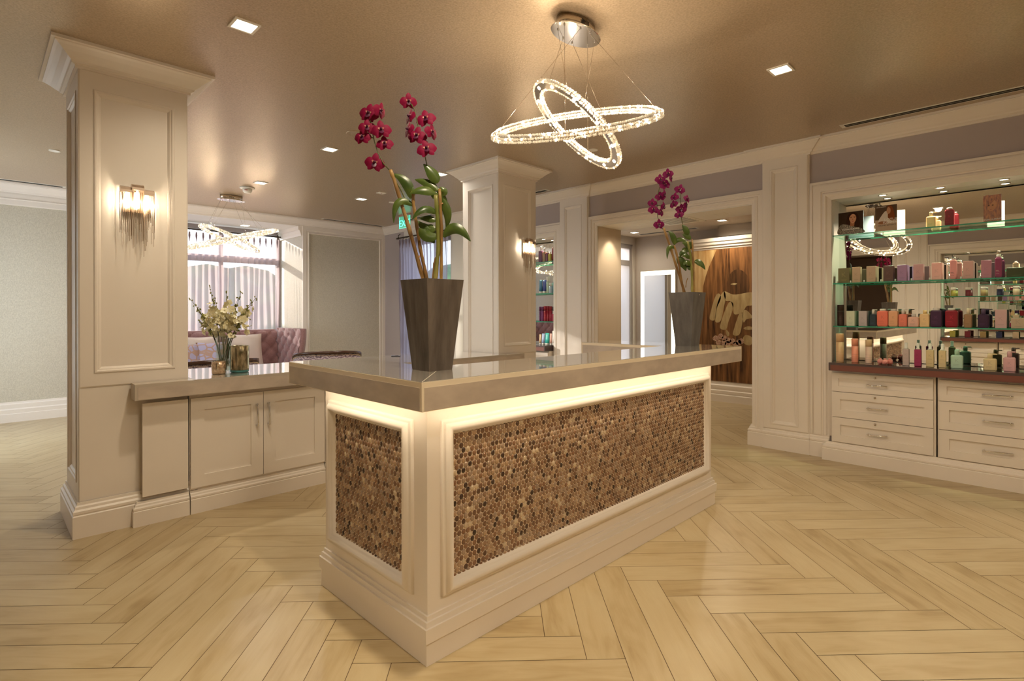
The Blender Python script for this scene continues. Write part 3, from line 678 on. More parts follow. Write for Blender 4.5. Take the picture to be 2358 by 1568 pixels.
def orchid(label, cx, cy, z, w, conv, fl, sp, canes, leaves, ms, fsize, lw):
    t = thing('orchid', label, 'orchid', (cx, cy, z)); base = Vector((cx, cy, z))
    def P(q, off=0.0): return atW(*conv(q), w+off) - base
    for nm, m, pts, r in canes: 
        L = [P(q, q[2] if len(q) > 2 else 0) for q in pts]; L[0].z -= .02
        K = []
        for a, b in zip(L, L[1:]):
            for i in range(4): K.append(a.lerp(b, i/4))
        K.append(L[-1]); R = [r*(1.18 if i % 3 == 1 else .96) for i in range(len(K))]
        mb = MB(); mb.tube(K, R, 10); mb.build(nm, m, t)
    for pts in sp:
        mb = MB(); mb.tube([P(q) for q in pts], .0024, 6); mb.build('flower_spike', SPIKE, t)
    for i, q in enumerate(fl):
        side = q[2] if len(q) > 2 else 0
        add_flower(t, ms, P(q, -.008+random.uniform(-.012, .010)), fsize*(1 if not side else .86), side*1.05 + random.uniform(-.25, .25), random.uniform(-.25, .15), random.uniform(-.3, .3))
    for a, b, c, W, off in leaves: leaf(t, (P(a, 0), P(b, off*.5-.01), P(c, off)), W*lw, random.uniform(.1, .5))
    return t
cn = lambda q: (760+q[0]/2.306, 180+q[1]/2.306)
orchid('magenta orchid on bamboo canes in the brown slate planter on the desk corner', 1.337, 1.812, 1.0823+.345, 2.222, cn,
  [(205,185),(268,172,.8),(197,258,.25),(272,272),(172,310,-.3),(290,345,.3),(237,447),(417,122,.2),(422,203,-.6),(508,212),(415,272,-1),(461,303),(541,285,1),(512,372)],
  [[(322,495),(285,455),(255,400),(236,335),(222,275),(212,215),(205,185)],[(205,310),(232,318)],[(515,465),(495,370),(485,330),(468,255),(450,170),(430,135)]],
  [('cane', CANE, [(497,1050),(420,800),(340,540),(320,488)], .0080), ('cane', CANE, [(515,1045),(478,900),(455,750),(443,670),(440,600)], .0068), ('pseudobulb', GREENST, [(557,1060),(576,900),(570,740),(562,620)], .0085),
   ('cane', CANE, [(590,1045),(592,800),(582,588)], .0062), ('cane', CANE, [(545,1045),(552,985),(562,950)], .0035), ('flower_spike', SPIKE, [(410,640),(370,580),(345,540)], .003), ('raffia_tie', RAFFIA, [(572,650),(588,660),(582,672),(600,664)], .0022), ('raffia_tie', RAFFIA, [(566,790),(585,798),(600,785),(578,782)], .0022), ('raffia_tie', RAFFIA, [(468,935),(486,925),(478,945),(462,950)], .0022)],
  [((428,640),(425,530),(330,508),.030,.0), ((445,680),(335,590),(338,768),.022,-.03), ((560,615),(500,570),(424,612),.030,-.02), ((566,560),(555,500),(496,456),.034,.0), ((570,595),(520,545),(450,538),.026,.02),
   ((568,722),(500,650),(436,750),.024,-.04), ((562,760),(520,735),(474,746),.020,.01), ((566,800),(500,800),(464,756),.026,.02), ((572,832),(500,850),(474,795),.036,-.03), ((562,800),(500,800),(555,876),.044,.01),
   ((604,845),(660,735),(746,866),.032,-.02), ((600,625),(618,590),(580,578),.020,.0), ((598,640),(640,720),(615,795),.024,.02), ((590,600),(615,690),(600,720),.022,.03), ((440,640),(425,600),(440,575),.02,.0), ((548,640),(565,560),(580,640),.03,.02)], FL_A, .078, 1.45)
cf = lambda q: (1460+q[0]/4.9, 380+q[1]/4.9)
orchid('magenta orchid on bamboo canes in the grey slate planter at the far end', 3.535, 1.815, 1.0823+.345, 3.78, cf,
  [(385,95),(418,152,.8),(297,158),(350,222),(330,190),(298,352),(342,325,.9),(205,425,-.5),(218,497),(335,460,.9),(302,532,.3),(282,668),(518,272),(455,358,-.8),(600,378,.4),(445,440,-.9),(588,450,.6),(532,495),(508,555,-.2)],
  [[(325,725),(285,650),(268,590),(262,500),(258,420),(265,340),(290,250),(340,170),(385,100)],[(545,665),(535,590),(530,480),(526,400),(528,310),(520,275)],[(262,455),(310,455)],[(470,365),(524,378)]],
  [('cane', CANE, [(575,1420),(470,1120),(400,900),(335,712)], .0080), ('cane', CANE, [(560,1420),(505,1100),(470,960),(450,905)], .0066), ('pseudobulb', GREENST, [(655,1420),(652,1200),(635,1000),(600,860)], .0080), ('cane', CANE, [(680,1420),(672,1100),(655,838)], .0056), ('cane', CANE, [(583,1350),(590,1320),(605,1275)], .003), ('raffia_tie', RAFFIA, [(630,930),(660,940),(640,955),(665,935)], .0022), ('raffia_tie', RAFFIA, [(520,1290),(545,1275),(530,1285)], .0022)],
  [((455,900),(470,790),(385,743),.032,0), ((465,940),(370,870),(375,1062),.022,-.03), ((610,792),(600,720),(542,672),.034,0), ((640,838),(600,780),(545,785),.030,.01), ((590,855),(490,800),(455,905),.026,.02), ((640,930),(590,860),(545,885),.034,0),
   ((640,965),(560,930),(545,980),.032,.02), ((600,1000),(525,960),(525,1040),.026,.0), ((630,1060),(590,990),(545,1035),.026,-.02), ((480,1050),(560,1070),(586,1195),.046,0), ((655,1130),(590,1060),(565,1130),.036,-.02), ((660,1180),(600,1150),(640,1100),.026,.02), ((680,1100),(745,1060),(803,1180),.034,-.02), ((655,870),(620,900),(650,960),.03,.02)], FL_B, .072, 1.35)

# ------------------------------------------------------------------ vases and cut flowers on the long low counter
ZCR = .8852
t = thing('glass_vase', 'slim clear glass vase of water holding the cream flower sprays', 'vase', (1.280, 4.265, ZCR))
mb = MB(); R = .050
mb.lathe([(.001, 0), (R, 0), (R+.001, .01), (R, .25), (R+.001, .262), (R-.002, .262), (R-.004, .25), (R-.004, .014), (.001, .012)], (0,0,0), 24, True, False, False); mb.build('vase_wall', CLEAR, t)
mb = MB(); mb.lathe([(.001, .0125), (R-.0045, .0125), (R-.0045, .20), (.001, .20)], (0,0,0), 24, True, False, False); mb.build('water', WATER, t)
t = thing('candle_holder', 'small gold mercury glass votive holder in front of the flower vase', 'candle holder', (1.220, 4.165, ZCR))
mb = MB(); mb.lathe([(.001, 0), (.040, 0), (.045, .006), (.0465, .05), (.046, .088), (.0435, .090), (.0425, .084), (.042, .012), (.001, .01)], (0,0,0), 28, True, False, False); mb.build('cup', GOLDV, t)
t = thing('hurricane_jar', 'tall mottled bronze mercury glass hurricane jar right of the flower vase', 'jar', (1.362, 4.178, ZCR))
mb = MB(); mb.lathe([(.001, .018), (.0615, .018), (.063, .03), (.0625, .12), (.0635, .190), (.0605, .193), (.0595, .185), (.0595, .03), (.001, .026)], (0,0,0), 30, True, False, False); mb.build('jar_body', MERC, t)
mb = MB(); mb.lathe([(.001, 0), (.055, 0), (.0605, .004), (.062, .012), (.0615, .0178), (.001, .0178)], (0,0,0), 30, True, False, False); mb.build('glass_foot', TEALG, t)

mb = MB(); mb.ball((0, 0, 0), .0095, 7, 5, .8, .8, 1.4); o = mb.build('bud', BUD); BUDME = o.data; bpy.data.objects.remove(o)
bq = thing('flower_arrangement', 'spray of cream orchids with dark budded twigs in the clear glass vase', 'flowers', (1.280, 4.265, ZCR)); VB = Vector((1.280, 4.265, ZCR))
cv = lambda q: (400+q[0]/3.016, 380+q[1]/3.016)
tips = [(118,935),(160,1000),(250,850),(285,915),(370,875),(470,880),(445,930),(568,925),(540,950),(175,1080),(520,1060)]
r2 = random.Random(5)
for q in tips:
    tip = atW(*cv(q), 3.93+r2.uniform(-.06, .08)) - VB; foot = Vector((r2.uniform(-.025, .025), r2.uniform(-.025, .025), .02)); mid = Vector((tip.x*.22, tip.y*.22, .30))
    K = [foot*(1-u)**2 + mid*2*u*(1-u) + tip*u*u for u in [i/12 for i in range(13)]]
    mb = MB(); mb.tube(K[:6], .0032, 6); st = mb.build('stem', STEMG, bq)
    mb = MB(); mb.tube(K[5:], [.0028-.0016*i/7 for i in range(8)], 6); tw = mb.build('twig', TWIG, bq)
    for i in range(7, 13):
        for s in range(3):
            p = K[i] + Vector((r2.uniform(-.009, .009), r2.uniform(-.009, .009), r2.uniform(-.014, .014))); k = .80 if i < 11 else .55
            o = bpy.data.objects.new('bud', BUDME); C.objects.link(o); o.parent = tw; o.location = p; o.scale = (k, k, k); o.rotation_euler = (r2.uniform(-.6, .6), r2.uniform(-.6, .6), 0)
FLB = []
mb = MB()
for k in range(5): petal_grid(mb, .024, .022, .15, Matrix.Rotation(k*2*PI/5, 4, 'Z'), 0, nU=4, nV=2)
mb.ball((0, 0, .006), .006, 6, 4); fb = mb.build('blossom', CREAMFL); fme = fb.data; bpy.data.objects.remove(fb)
cl = [(cv((r2.gauss(350, 62), r2.gauss(1075, 58)))) for _ in range(110)] + [cv((r2.gauss(480, 30), r2.gauss(1060, 30))) for _ in range(12)] + [cv((r2.gauss(240, 22), r2.gauss(1100, 22))) for _ in range(10)]
for px, py in cl:
    if py > 783: py = 783 - r2.random()*20
    p = atW(px, py, 3.93+r2.uniform(-.075, .075)) - VB
    o = bpy.data.objects.new('blossom', fme); C.objects.link(o); o.parent = bq
    o.matrix_local = Matrix.Translation(p) @ Euler((r2.uniform(0, 2.4), r2.uniform(-1, 1), r2.uniform(0, 6.2))).to_matrix().to_4x4() @ Matrix.Scale(r2.uniform(.9, 1.4), 4)
q = atZ(909, 820, ZCR); mb = MB(); mb.box(-.045, .045, -.006, .006, 0, .010, .002); o = mb.build('pen_bar', mat('dark_metal', (.10, .10, .13), .35, .6)); o.location = (2.92, 4.55, ZCR); o.rotation_euler = (0, 0, -.78); tag(o, 'thin dark bar lying at the back edge of the long low counter', 'pen')
q = Vector((3.215, 4.53, ZCR)); t = thing('gift_card', 'small pink card standing on the low counter beside the middle column', 'card', q, -.78)
mb = MB(); mb.box(-.026, .026, -.002, .002, 0, .055); mb.build('card', mat('pink_card', (.70, .22, .26), .5), t)
mb = MB(); mb.box(-.018, .018, -.0028, -.002, .012, .044); mb.build('card_print', mat('grey_print', (.45, .40, .42), .5), t)

# ------------------------------------------------------------------ ring chandeliers
def ring_basis(n):
    n = Vector(n).normalized(); u = n.cross(Vector((0, 1, 0))).normalized(); return Matrix((u, n.cross(u), n)).transposed().to_4x4()
def crystal(mb, p, s, rnd):
    A = Euler((rnd.uniform(0, 6), rnd.uniform(0, 6), rnd.uniform(0, 6))).to_matrix(); V = [mb.v(Vector(p) + A @ Vector(q)*s) for q in ((1,0,0),(-1,0,0),(0,1,0),(0,-1,0),(0,0,1.2),(0,0,-1.2))]
    for a in (0, 1):
        for b in (2, 3):
            for c in (4, 5): mb.f([V[a], V[b], V[c]])
def chandelier(label, cx, cy, rings, rotz=0.0, power=5):
    t = thing('ring_chandelier', label, 'chandelier', (cx, cy, ZC)); rnd = random.Random(3)
    def ell(a, b, z): return [(a*math.cos(i*2*PI/40), b*math.sin(i*2*PI/40), z) for i in range(40)]
    mb = MB(); mb.loft([ell(.140, .074, -.0005), ell(.140, .074, -.058)], True); mb.build('canopy_box', NICKEL, t)
    mb = MB(); mb.loft([ell(.172, .096, -.0585), ell(.176, .099, -.061), ell(.176, .099, -.064), ell(.172, .096, -.0665)], False); pl = mb.build('canopy_plate', CHROME, t)
    mb = MB()
    for i in range(6): mb.box(-.045+i*.011, -.041+i*.011, -.0755, -.0735, -.045, -.018)
    mb.build('canopy_vents', DARKSLOT, t)
    anch = [(-.135, -.030), (-.120, .028), (-.045, -.065), (-.030, .066), (.035, -.066), (.045, .064), (.125, -.030), (.135, .026)]
    for ri, (c, R, n) in enumerate(rings):
        B = Matrix.Translation(Vector(c)) @ ring_basis(n)
        hang = sorted([(i, B @ Vector((R*math.cos(a), R*math.sin(a), .014))) for i, a in enumerate((.5, 2.07, 3.64, 5.21))], key=lambda k: k[1].x)
        slots = anch[0::2] if ri == 0 else anch[1::2]
        for (i, p), (ax, ay) in zip(hang, slots):
            mb = MB(); mb.tube([(ax, ay, -.067), p], .0011, 5); mb.build('cable', NICKEL, t)
            mb = MB(); mb.ball((ax, ay, -.070), .0055, 8, 6); mb.build('cable_grip', CHROME, pl)
        mb = MB(); mb.M = B; S = 72
        def ringpts(r, z): return [(r*math.cos(i*2*PI/S), r*math.sin(i*2*PI/S), z) for i in range(S)]
        mb.loft([ringpts(R-.019, -.010), ringpts(R+.019, -.010), ringpts(R+.019, .014), ringpts(R-.019, .014), ringpts(R-.019, -.010)], False, False, False)
        rg = mb.build('ring', NICKEL, t)
        mb = MB(); mb.M = B; n_c = int(2*PI*R/.0125)
        for side in (-1, 1):
            for z in (-.008, .007):
                for i in range(n_c):
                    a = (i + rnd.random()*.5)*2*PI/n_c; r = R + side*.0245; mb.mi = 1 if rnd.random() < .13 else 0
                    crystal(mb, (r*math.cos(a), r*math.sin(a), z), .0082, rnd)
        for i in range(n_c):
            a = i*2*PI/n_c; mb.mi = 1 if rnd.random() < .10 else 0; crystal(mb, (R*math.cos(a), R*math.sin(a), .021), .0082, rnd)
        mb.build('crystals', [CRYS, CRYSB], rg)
        mb = MB(); mb.M = B; npk = 14 if R > .35 else 11
        for i in range(npk):
            a = (i+.3)*2*PI/npk; mb.lathe([(.0095, -.0135), (.0095, -.0095)], (R*math.cos(a), R*math.sin(a), 0), 14, False)
        mb.build('led_lens', PUCK, rg)
        for i in range(4):
            a = (i+.4)*PI/2; light('POINT', 'ring_glow', B @ Vector((R*math.cos(a), R*math.sin(a), .065)), power/8, (1.0, .80, .56), t, shadow_soft_size=.006)
    return t
chandelier('crystal double ring chandelier hanging above the reception desk', 2.308, 1.824, [((-.004, .004, 2.334-ZC), .432, (-.44, -.215, 1)), ((0, -.002, 2.324-ZC), .280, (.666, -.638, 1))], power=15)
chandelier('crystal double ring chandelier hanging by the alcove window', 2.434, 7.77, [((0, 0, 2.292-ZC), .570, (-.250, .010, .87)), ((-.02, 0, 2.30-ZC), .365, (.345, -.085, .82))], power=5)

# ------------------------------------------------------------------ wall sconces with metal fringe
def sconce(label, cx, cy, ztop):
    t = thing('wall_sconce', label, 'sconce', (cx, cy, ztop)); rnd = random.Random(11)
    mb = MB(); mb.box(-.070, .070, -.008, 0, -.17, -.04); mb.build('back_plate', NICKEL, t)
    for k, (x, w, zo, r, L0) in enumerate(((-.060, .058, -.018, .048, .30), (0, .062, 0, .060, .40), (.060, .058, -.024, .048, .31))):
        mb = MB()
        # curved bracket: a quarter drum seen as a rounded box
        pr = [(-.012, -.034), (-.012, 0), (-r*.55, .002), (-r*.85, -.006), (-r, -.020), (-r, -.036)]
        mb.loft([[(x-w/2, p[0], zo+p[1]) for p in pr], [(x+w/2, p[0], zo+p[1]) for p in pr]], False); br = mb.build('bracket', BRONZE, t)
        mb = MB()
        nch = 12
        for i in range(nch):
            xx = x - w/2 + .003 + (w-.006)*i/(nch-1); yy = -r+.004+.004*(i % 2); L = L0*(.50 + .62*rnd.random()); q = .0012
            mb.tube([(xx, yy, zo-.034), (xx+.001, yy, zo-.036-L)], q, 5)
            if i % 2: mb.tube([(xx+.003, yy+.018, zo-.034), (xx+.003, yy+.018, zo-.036-L*.8)], q, 5)
        for sd in (-1, 1):
            for i in range(3): yy = -.016-(r-.022)*i/3; mb.tube([(x+sd*w/2, yy, zo-.034), (x+sd*w/2, yy, zo-.036-L0*(.5+.4*rnd.random()))], .0012, 5)
        mb.build('fringe', BRONZE, br)
    for s in (-1, 0, 1):
        mb = MB(); mb.lathe([(.001, -.150), (.011, -.140), (.013, -.105), (.011, -.06), (.006, -.04), (.001, -.04)], (s*.050, -.030, 0), 10, True, False, False); mb.build('bulb', BULB, t)
        light('POINT', 'sconce_glow', (s*.065, -.045, -.10), LS*.7, WARM, t, shadow_soft_size=.006)
LS = 1.7
sconce('metal fringe wall sconce on the left column', .716, 4.048, 2.112)
sconce('metal fringe wall sconce on the middle column', 4.262, 4.048, 2.112)
# ------------------------------------------------------------------ display niches: mirror, glass shelves, lights, drawers, products
SH_Z = (1.186, 1.570, 2.000)                 # tops of the three glass shelves; the counter top is at .870
def niche_fit(M, y0, y1, where, key, drawers):
    t = thing('niche_mirror', 'tall mirror lining the back of the %s' % where, 'mirror', (0, 0, 0)); mb = MB(); mb.M = M; mb.box(5.700, 5.708, y0+.002, y1-.002, .875, ZTOP-.002); mb.build('mirror_glass', MIRROR, t)
    for k, z in enumerate(SH_Z):
        t = thing('glass_shelf', '%s glass shelf of the %s' % (('lowest', 'middle', 'topmost')[k], where), 'shelf', (0, 0, 0)); mb = MB(); mb.M = M
        mb.box(5.490, 5.697, y0+.003, y1-.003, z-.010, z); mb.build('glass_sheet', GLASSG, t)
        mb = MB(); mb.M = M; mb.box(5.4850, 5.4895, y0+.003, y1-.003, z-.010, z); mb.build('green_edge', GEDGE, t)
    for i, f in enumerate((.235, .493, .745, ) if y0 < 0 else (.2, .5, .8)):
        yy = y1 - f*(y1-y0) - (0 if y0 < 0 else 0); p = M @ Vector((5.605, yy, ZTOP))
        t = thing('puck_light', ('%s round recessed light in the top of the %s' % (('first', 'second', 'third')[i], where)), 'downlight', p, group='niche lights in the %s' % where)
        mb = MB(); mb.lathe([(.030, 0), (.036, -.002), (.036, -.006), (.028, -.007), (.026, -.004)], (0,0,0), 20, True, False, False); mb.build('trim_ring', NICKEL, t)
        mb = MB(); mb.lathe([(.026, -.0035), (.0001, -.0035)], (0,0,0), 16, False, False, False); mb.build('lens', LAMP, t)
        light('SPOT', 'niche_beam', (0, 0, -.012), LN, WARM, t, spot_size=2.2, spot_blend=.8, shadow_soft_size=.02)
    # counter slab
    t = thing('niche_countertop', 'dark burgundy glass countertop of the %s' % where, 'countertop', (0, 0, 0))
    mb = MB(); mb.M = M; ya, yb = y0-.0+.02, y1-.016; mb.box(5.300, 5.450, ya, yb, .800, .868); mb.box(5.450, 5.699, y0+.003, y1-.003, .800, .868); mb.build('slab', BURGB, t)
    mb = MB(); mb.M = M; mb.box(5.3025, 5.699, ya+.003, yb-.003, .868, .870); mb.build('glass_top', BURGT, t)
    mb = MB(); mb.M = M; mb.box(5.2988, 5.300, ya+.014, yb-.014, .803, .850); mb.build('edge_inlay', BURG, t)
    # drawer units
    def dfront(y, z): return M @ Matrix(((0,0,-1,5.389), (-1,0,0,y), (0,1,0,z), (0,0,0,1)))
    W = .745
    for c, top in ((0, y1-.016), (1, y1-.016-W)):
        w = W-.012 if c == 0 else y1-.016-W-(y0+.016)
        t = thing('drawer_cabinet', 'cream three-drawer cabinet %s the %s' % (('with round locks under', 'without locks under')[c], where), 'cabinet', (0, 0, 0), group='drawer cabinets of the %s' % where)
        mb = MB(); mb.M = M; mb.box(5.390, 5.69, top-w, top, 0, .795); mb.build('carcass', CREAM, t)
        for z0, h in ((.172, .214), (.391, .219), (.615, .163)):
            shaker(t, 'drawer', w-.024, h, dfront(top-.010, z0), .062 if h > .2 else .048, .019, .150 if c == 0 else .175, (w-.024)/2-.02, h/2-.006, False, ((w-.024)/2-.035, h-.024) if c == 0 else None)
    t = thing('plinth_board', 'cream moulded plinth under the drawers of the %s' % where, 'plinth', (0, 0, 0)); mb = MB(); mb.M = M
    mb.sweep([(5.389, y0+.012, 0), (5.389, y1+.012, 0), (5.45, y1+.012, 0)], [(s*1.25, h*.80) for s, h in BASE], (0,0,1)); mb.build('moulding', CREAM, t)
LN = 18.0
niche_fit(I4, *NICHE, 'right display niche', 'r', True)
niche_fit(I4, *NICHE2, 'far right display niche behind the column', 'f', True)
niche_fit(MIRX, *NICHE, 'left display niche seen in the mirror', 'l', True)

# ---- products
PM = {}
def pm(c, rough=.35, **k):
    key = ('pack', tuple(c), rough)
    if key not in PM: PM[key] = mat('pack_%d' % len(PM), c, rough, **k)
    return PM[key]
def tone(c, f): return tuple(min(1, max(0, x*f)) for x in c)
WHITEP = mat('white_cap', (.80, .78, .72), .35); BLK = mat('black_print', (.02, .02, .02), .5); CREAMP = mat('cream_print', (.80, .70, .52), .5)
def print_lines(t, w, zs, depth, m, x0=None, name='print'):
    for (a, b, z, h) in zs:
        mb = MB(); mb.box(-depth-.0005, -depth+.0003, -b*w, -a*w, z, z+h); mb.build('text_line', m, t)
KCACHE = {}
def letter_k(t, size, y, z, depth, m, ch='K'):
    key = (ch, round(size, 4))
    if key not in KCACHE: KCACHE[key] = text_mesh(ch, size, 'letter', .0003)
    me = KCACHE[key].copy(); me.materials.clear(); me.materials.append(m); me.transform(Matrix.Translation((-depth-.0003, y, z)) @ FACE_MX)
    o = bpy.data.objects.new('letter', me); C.objects.link(o); o.parent = t
def octo(hw, hd, c, z): return [(-hd, -hw+c, z), (-hd+c, -hw, z), (hd-c, -hw, z), (hd, -hw+c, z), (hd, hw-c, z), (hd-c, hw, z), (-hd+c, hw, z), (-hd, hw-c, z)]
def product(kind, label, M, y, z, x, w, h, col, cat=None, group=None, cap=None, d=None, txt=None, k=True):
    col = tuple(min(.9, x*1.3) for x in col); cap = tuple(min(.9, x*1.3) for x in cap) if cap else None
    name = dict(box='carton', can='spray_can', pump='pump_bottle', flask='shampoo_bottle', spray='spray_bottle', jar='round_jar', tube='cosmetic_tube', pot='squat_jar')[kind]
    p = M @ Vector((x, y, z + .0006)); t = thing(name, label, cat or name.replace('_', ' '), p, PI if M is MIRX else 0, group); m = pm(col); mb = MB(); d = d or w*.9; hd = d/2; hw = w/2; cm = pm(cap) if cap else WHITEP
    tm = txt if txt else pm(tone(col, .62 if sum(col) > .5 else 2.2), .5)
    if kind == 'box':
        mb.box(-hd, hd, -hw, hw, 0, h, .0015); mb.build('carton_body', m, t)
        if k: letter_k(t, w*.62, w*.02, h*.42, hd, pm(tone(col, .86 if sum(col) > .4 else 1.5), .45))
        print_lines(t, hw, ((-.55, .55, h*.20, .0016), (-.4, .4, h*.16, .0012)), hd, tm)
    elif kind == 'can':
        mb.lathe([(hw*.97, 0), (hw, .004), (hw, h*.70)], (0,0,0), 22); mb.build('can_body', m, t); mb = MB(); mb.lathe([(hw, h*.705), (hw, h-.006), (hw*.94, h)], (0,0,0), 22, True, True, True); mb.build('can_cap', cm, t)
        for zz, hh in ((.35, .0016), (.24, .0016), (.17, .0012)): mb = MB(); mb.lathe([(hw*1.006, h*zz), (hw*1.006, h*zz+hh)], (0,0,0), 22, True, False, False); mb.build('text_line', tm, t)
    elif kind in ('pump', 'pot'):
        hb = h*(.70 if kind == 'pump' else .78)
        mb.loft([octo(hw-.004, hd-.003, .004, 0), octo(hw, hd, .006, .006), octo(hw, hd, .006, hb-.008), octo(hw*.80, hd*.85, .006, hb)], False); mb.build('bottle_body', m, t)
        mb = MB(); mb.lathe([(hw*.42, hb+.0002), (hw*.42, h*.93 if kind == 'pump' else h), (hw*.30, h)], (0,0,0), 14); mb.build('cap', cm, t)
        if kind == 'pump': mb = MB(); mb.box(-.004, .004, -hw*1.05, 0, h-.010, h-.002, .001); mb.build('spout', cm, t)
        if k: letter_k(t, w*.5, 0, hb*.48, hd, pm(tone(col, .8 if sum(col) > .4 else 1.8), .45))
        print_lines(t, hw, ((-.6, .35, hb*.30, .0018), (-.6, .2, hb*.24, .0012), (-.6, .3, hb*.19, .0012)), hd, tm)
    elif kind == 'flask':
        hb = h*.88
        mb.loft([octo(hw-.008, hd-.003, .004, 0), octo(hw, hd, .004, .012), octo(hw, hd, .004, hb-.010), octo(hw-.008, hd-.004, .004, hb)], False); mb.build('bottle_body', m, t)
        mb = MB(); mb.lathe([(hw*.62, hb+.0002), (hw*.62, h-.002), (hw*.5, h)], (0,0,0), 16); mb.build('cap', cm, t)
        if k: letter_k(t, w*.5, -w*.02, hb*.50, hd, pm(tone(col, .82 if sum(col) > .4 else 1.8), .45))
        print_lines(t, hw, ((-.75, .1, hb*.34, .0020), (-.75, .3, hb*.29, .0012), (-.75, .25, hb*.20, .0012)), hd, tm)
    elif kind == 'spray':
        hb = h*.72; mb.box(-hd, hd, -hw, hw, 0, hb, .003); mb.build('bottle_body', m, t)
        mb = MB(); mb.lathe([(hw*.62, hb+.0002), (hw*.64, hb+.010), (hw*.42, hb+.012), (hw*.50, h-.004), (hw*.36, h)], (0,0,0), 14); mb.build('sprayer', cm, t)
        if k: letter_k(t, w*.62, 0, hb*.60, hd, pm(tone(col, .8 if sum(col) > .4 else 1.8), .45))
        print_lines(t, hw, ((-.6, .6, hb*.46, .0016), (-.6, .6, hb*.22, .0016)), hd, tm)
    elif kind == 'jar':
        mb.lathe([(hw*.45, 0), (hw*.85, h*.12), (hw, h*.42), (hw*.86, h*.72), (hw*.45, h*.82)], (0,0,0), 18); mb.build('jar_body', m, t)
        mb = MB(); mb.lathe([(hw*.50, h*.825), (hw*.50, h*.98), (hw*.42, h)], (0,0,0), 16); mb.build('cap', cm, t)
        mb = MB(); mb.M = Matrix.Translation((-hw*.93, -.3*hw, h*.42)) @ Matrix.Rotation(-PI/2, 4, 'Y'); mb.lathe([(hw*.5, 0), (hw*.42, .004), (.0001, .002)], (0,0,0), 14, True, True, False); mb.build('front_dimple', pm(tone(col, .9)), t)
    elif kind == 'tube':
        mb.loft([[(hd*math.cos(i*PI/6)*(1-.9*u), hw*math.sin(i*PI/6), h*.16+u*h*.84) for i in range(12)] for u in (0, .4, .8, 1)], True); mb.build('tube_body', m, t)
        mb = MB(); mb.lathe([(hw*.85, 0), (hw*.85, h*.155)], (0,0,0), 14); mb.build('cap', cm, t)
    return t
ZB = (.870,) + SH_Z
def row(items, level, x, grp):
    for it in items:
        kind, px0, px1, ptop, col, desc = it[:6]; kw = dict(it[6]) if len(it) > 6 else {}
        xf = x
        a, b = atX(px0, ptop, xf), atX(px1, ptop, xf); y = (a.y+b.y)/2; w = abs(a.y-b.y); h = (a.z+b.z)/2 - ZB[level]
        dd = kw.pop('d', None) or min(w*.95, .060); deep = kw.pop('deep', 0)
        product(kind, desc, I4, y, ZB[level], xf+dd/2, w, h, col, group=grp, d=dd, **kw)
        for n in range(deep):
            product(kind, 'second in line behind the ' + desc.split(' on the ')[0].split(' beside ')[0].split(' right of')[0].split(' left of')[0] + ', set back on the middle shelf', I4, y, ZB[level], xf+dd*1.5+.004+n*(dd+.004), w, h, col, group=grp, d=dd, **kw)
OLV, TANB, DKB, PUR, MAU, PNK, DPK, PLM, DGR = (.12,.105,.035), (.40,.29,.19), (.075,.03,.02), (.30,.17,.32), (.46,.27,.28), (.70,.40,.36), (.50,.31,.28), (.22,.04,.10), (.045,.055,.025)
row([('box', 1930, 1956, 617.6, OLV, 'olive green carton at the doorway end of the middle shelf'),
     ('box', 1962, 1981, 615, TANB, 'narrow tan carton second from the doorway on the middle shelf'),
     ('box', 1995, 2016, 613, TANB, 'wider tan carton beside the dark brown one on the middle shelf', dict(deep=1)),
     ('box', 2034, 2057, 612, DKB, 'dark brown carton on the middle shelf', ),
     ('box', 2066, 2088, 610, PUR, 'violet carton beside the dark brown one on the middle shelf', dict(deep=1)),
     ('box', 2103, 2126, 608, MAU, 'dusty mauve carton right of the violet one on the middle shelf'),
     ('box', 2145, 2169, 605, PNK, 'light pink carton left of the pink bottle on the middle shelf', dict(deep=1)),
     ('flask', 2187, 2203, 592, (.62,.27,.26), 'slim salmon pink bottle with a black letter and white cap', dict(txt=BLK, k=False)),
     ('box', 2217, 2241, 601, DPK, 'dusty pink carton right of the salmon bottle on the middle shelf', dict(deep=1)),
     ('box', 2259, 2283, 599, (.38,.18,.24), 'plum pink carton left of the tall plum bottle'),
     ('flask', 2291, 2307, 586, PLM, 'slim tall plum bottle with a cream letter and white cap', dict(txt=CREAMP, k=False)),
     ('box', 2318, 2362, 616, DGR, 'wide dark green carton at the right of the middle shelf', dict(k=False))], 2, 5.515, 'hair products on the middle shelf of the right niche')
for o in [o for o in C.objects if o.get('label', '').startswith('slim ') and 'letter' in o['label']]:
    black = 'black' in o['label']; w = .036; letter_k(o, .046, .0, .165 if black else .175, .0172, BLK if black else CREAMP, 'k')
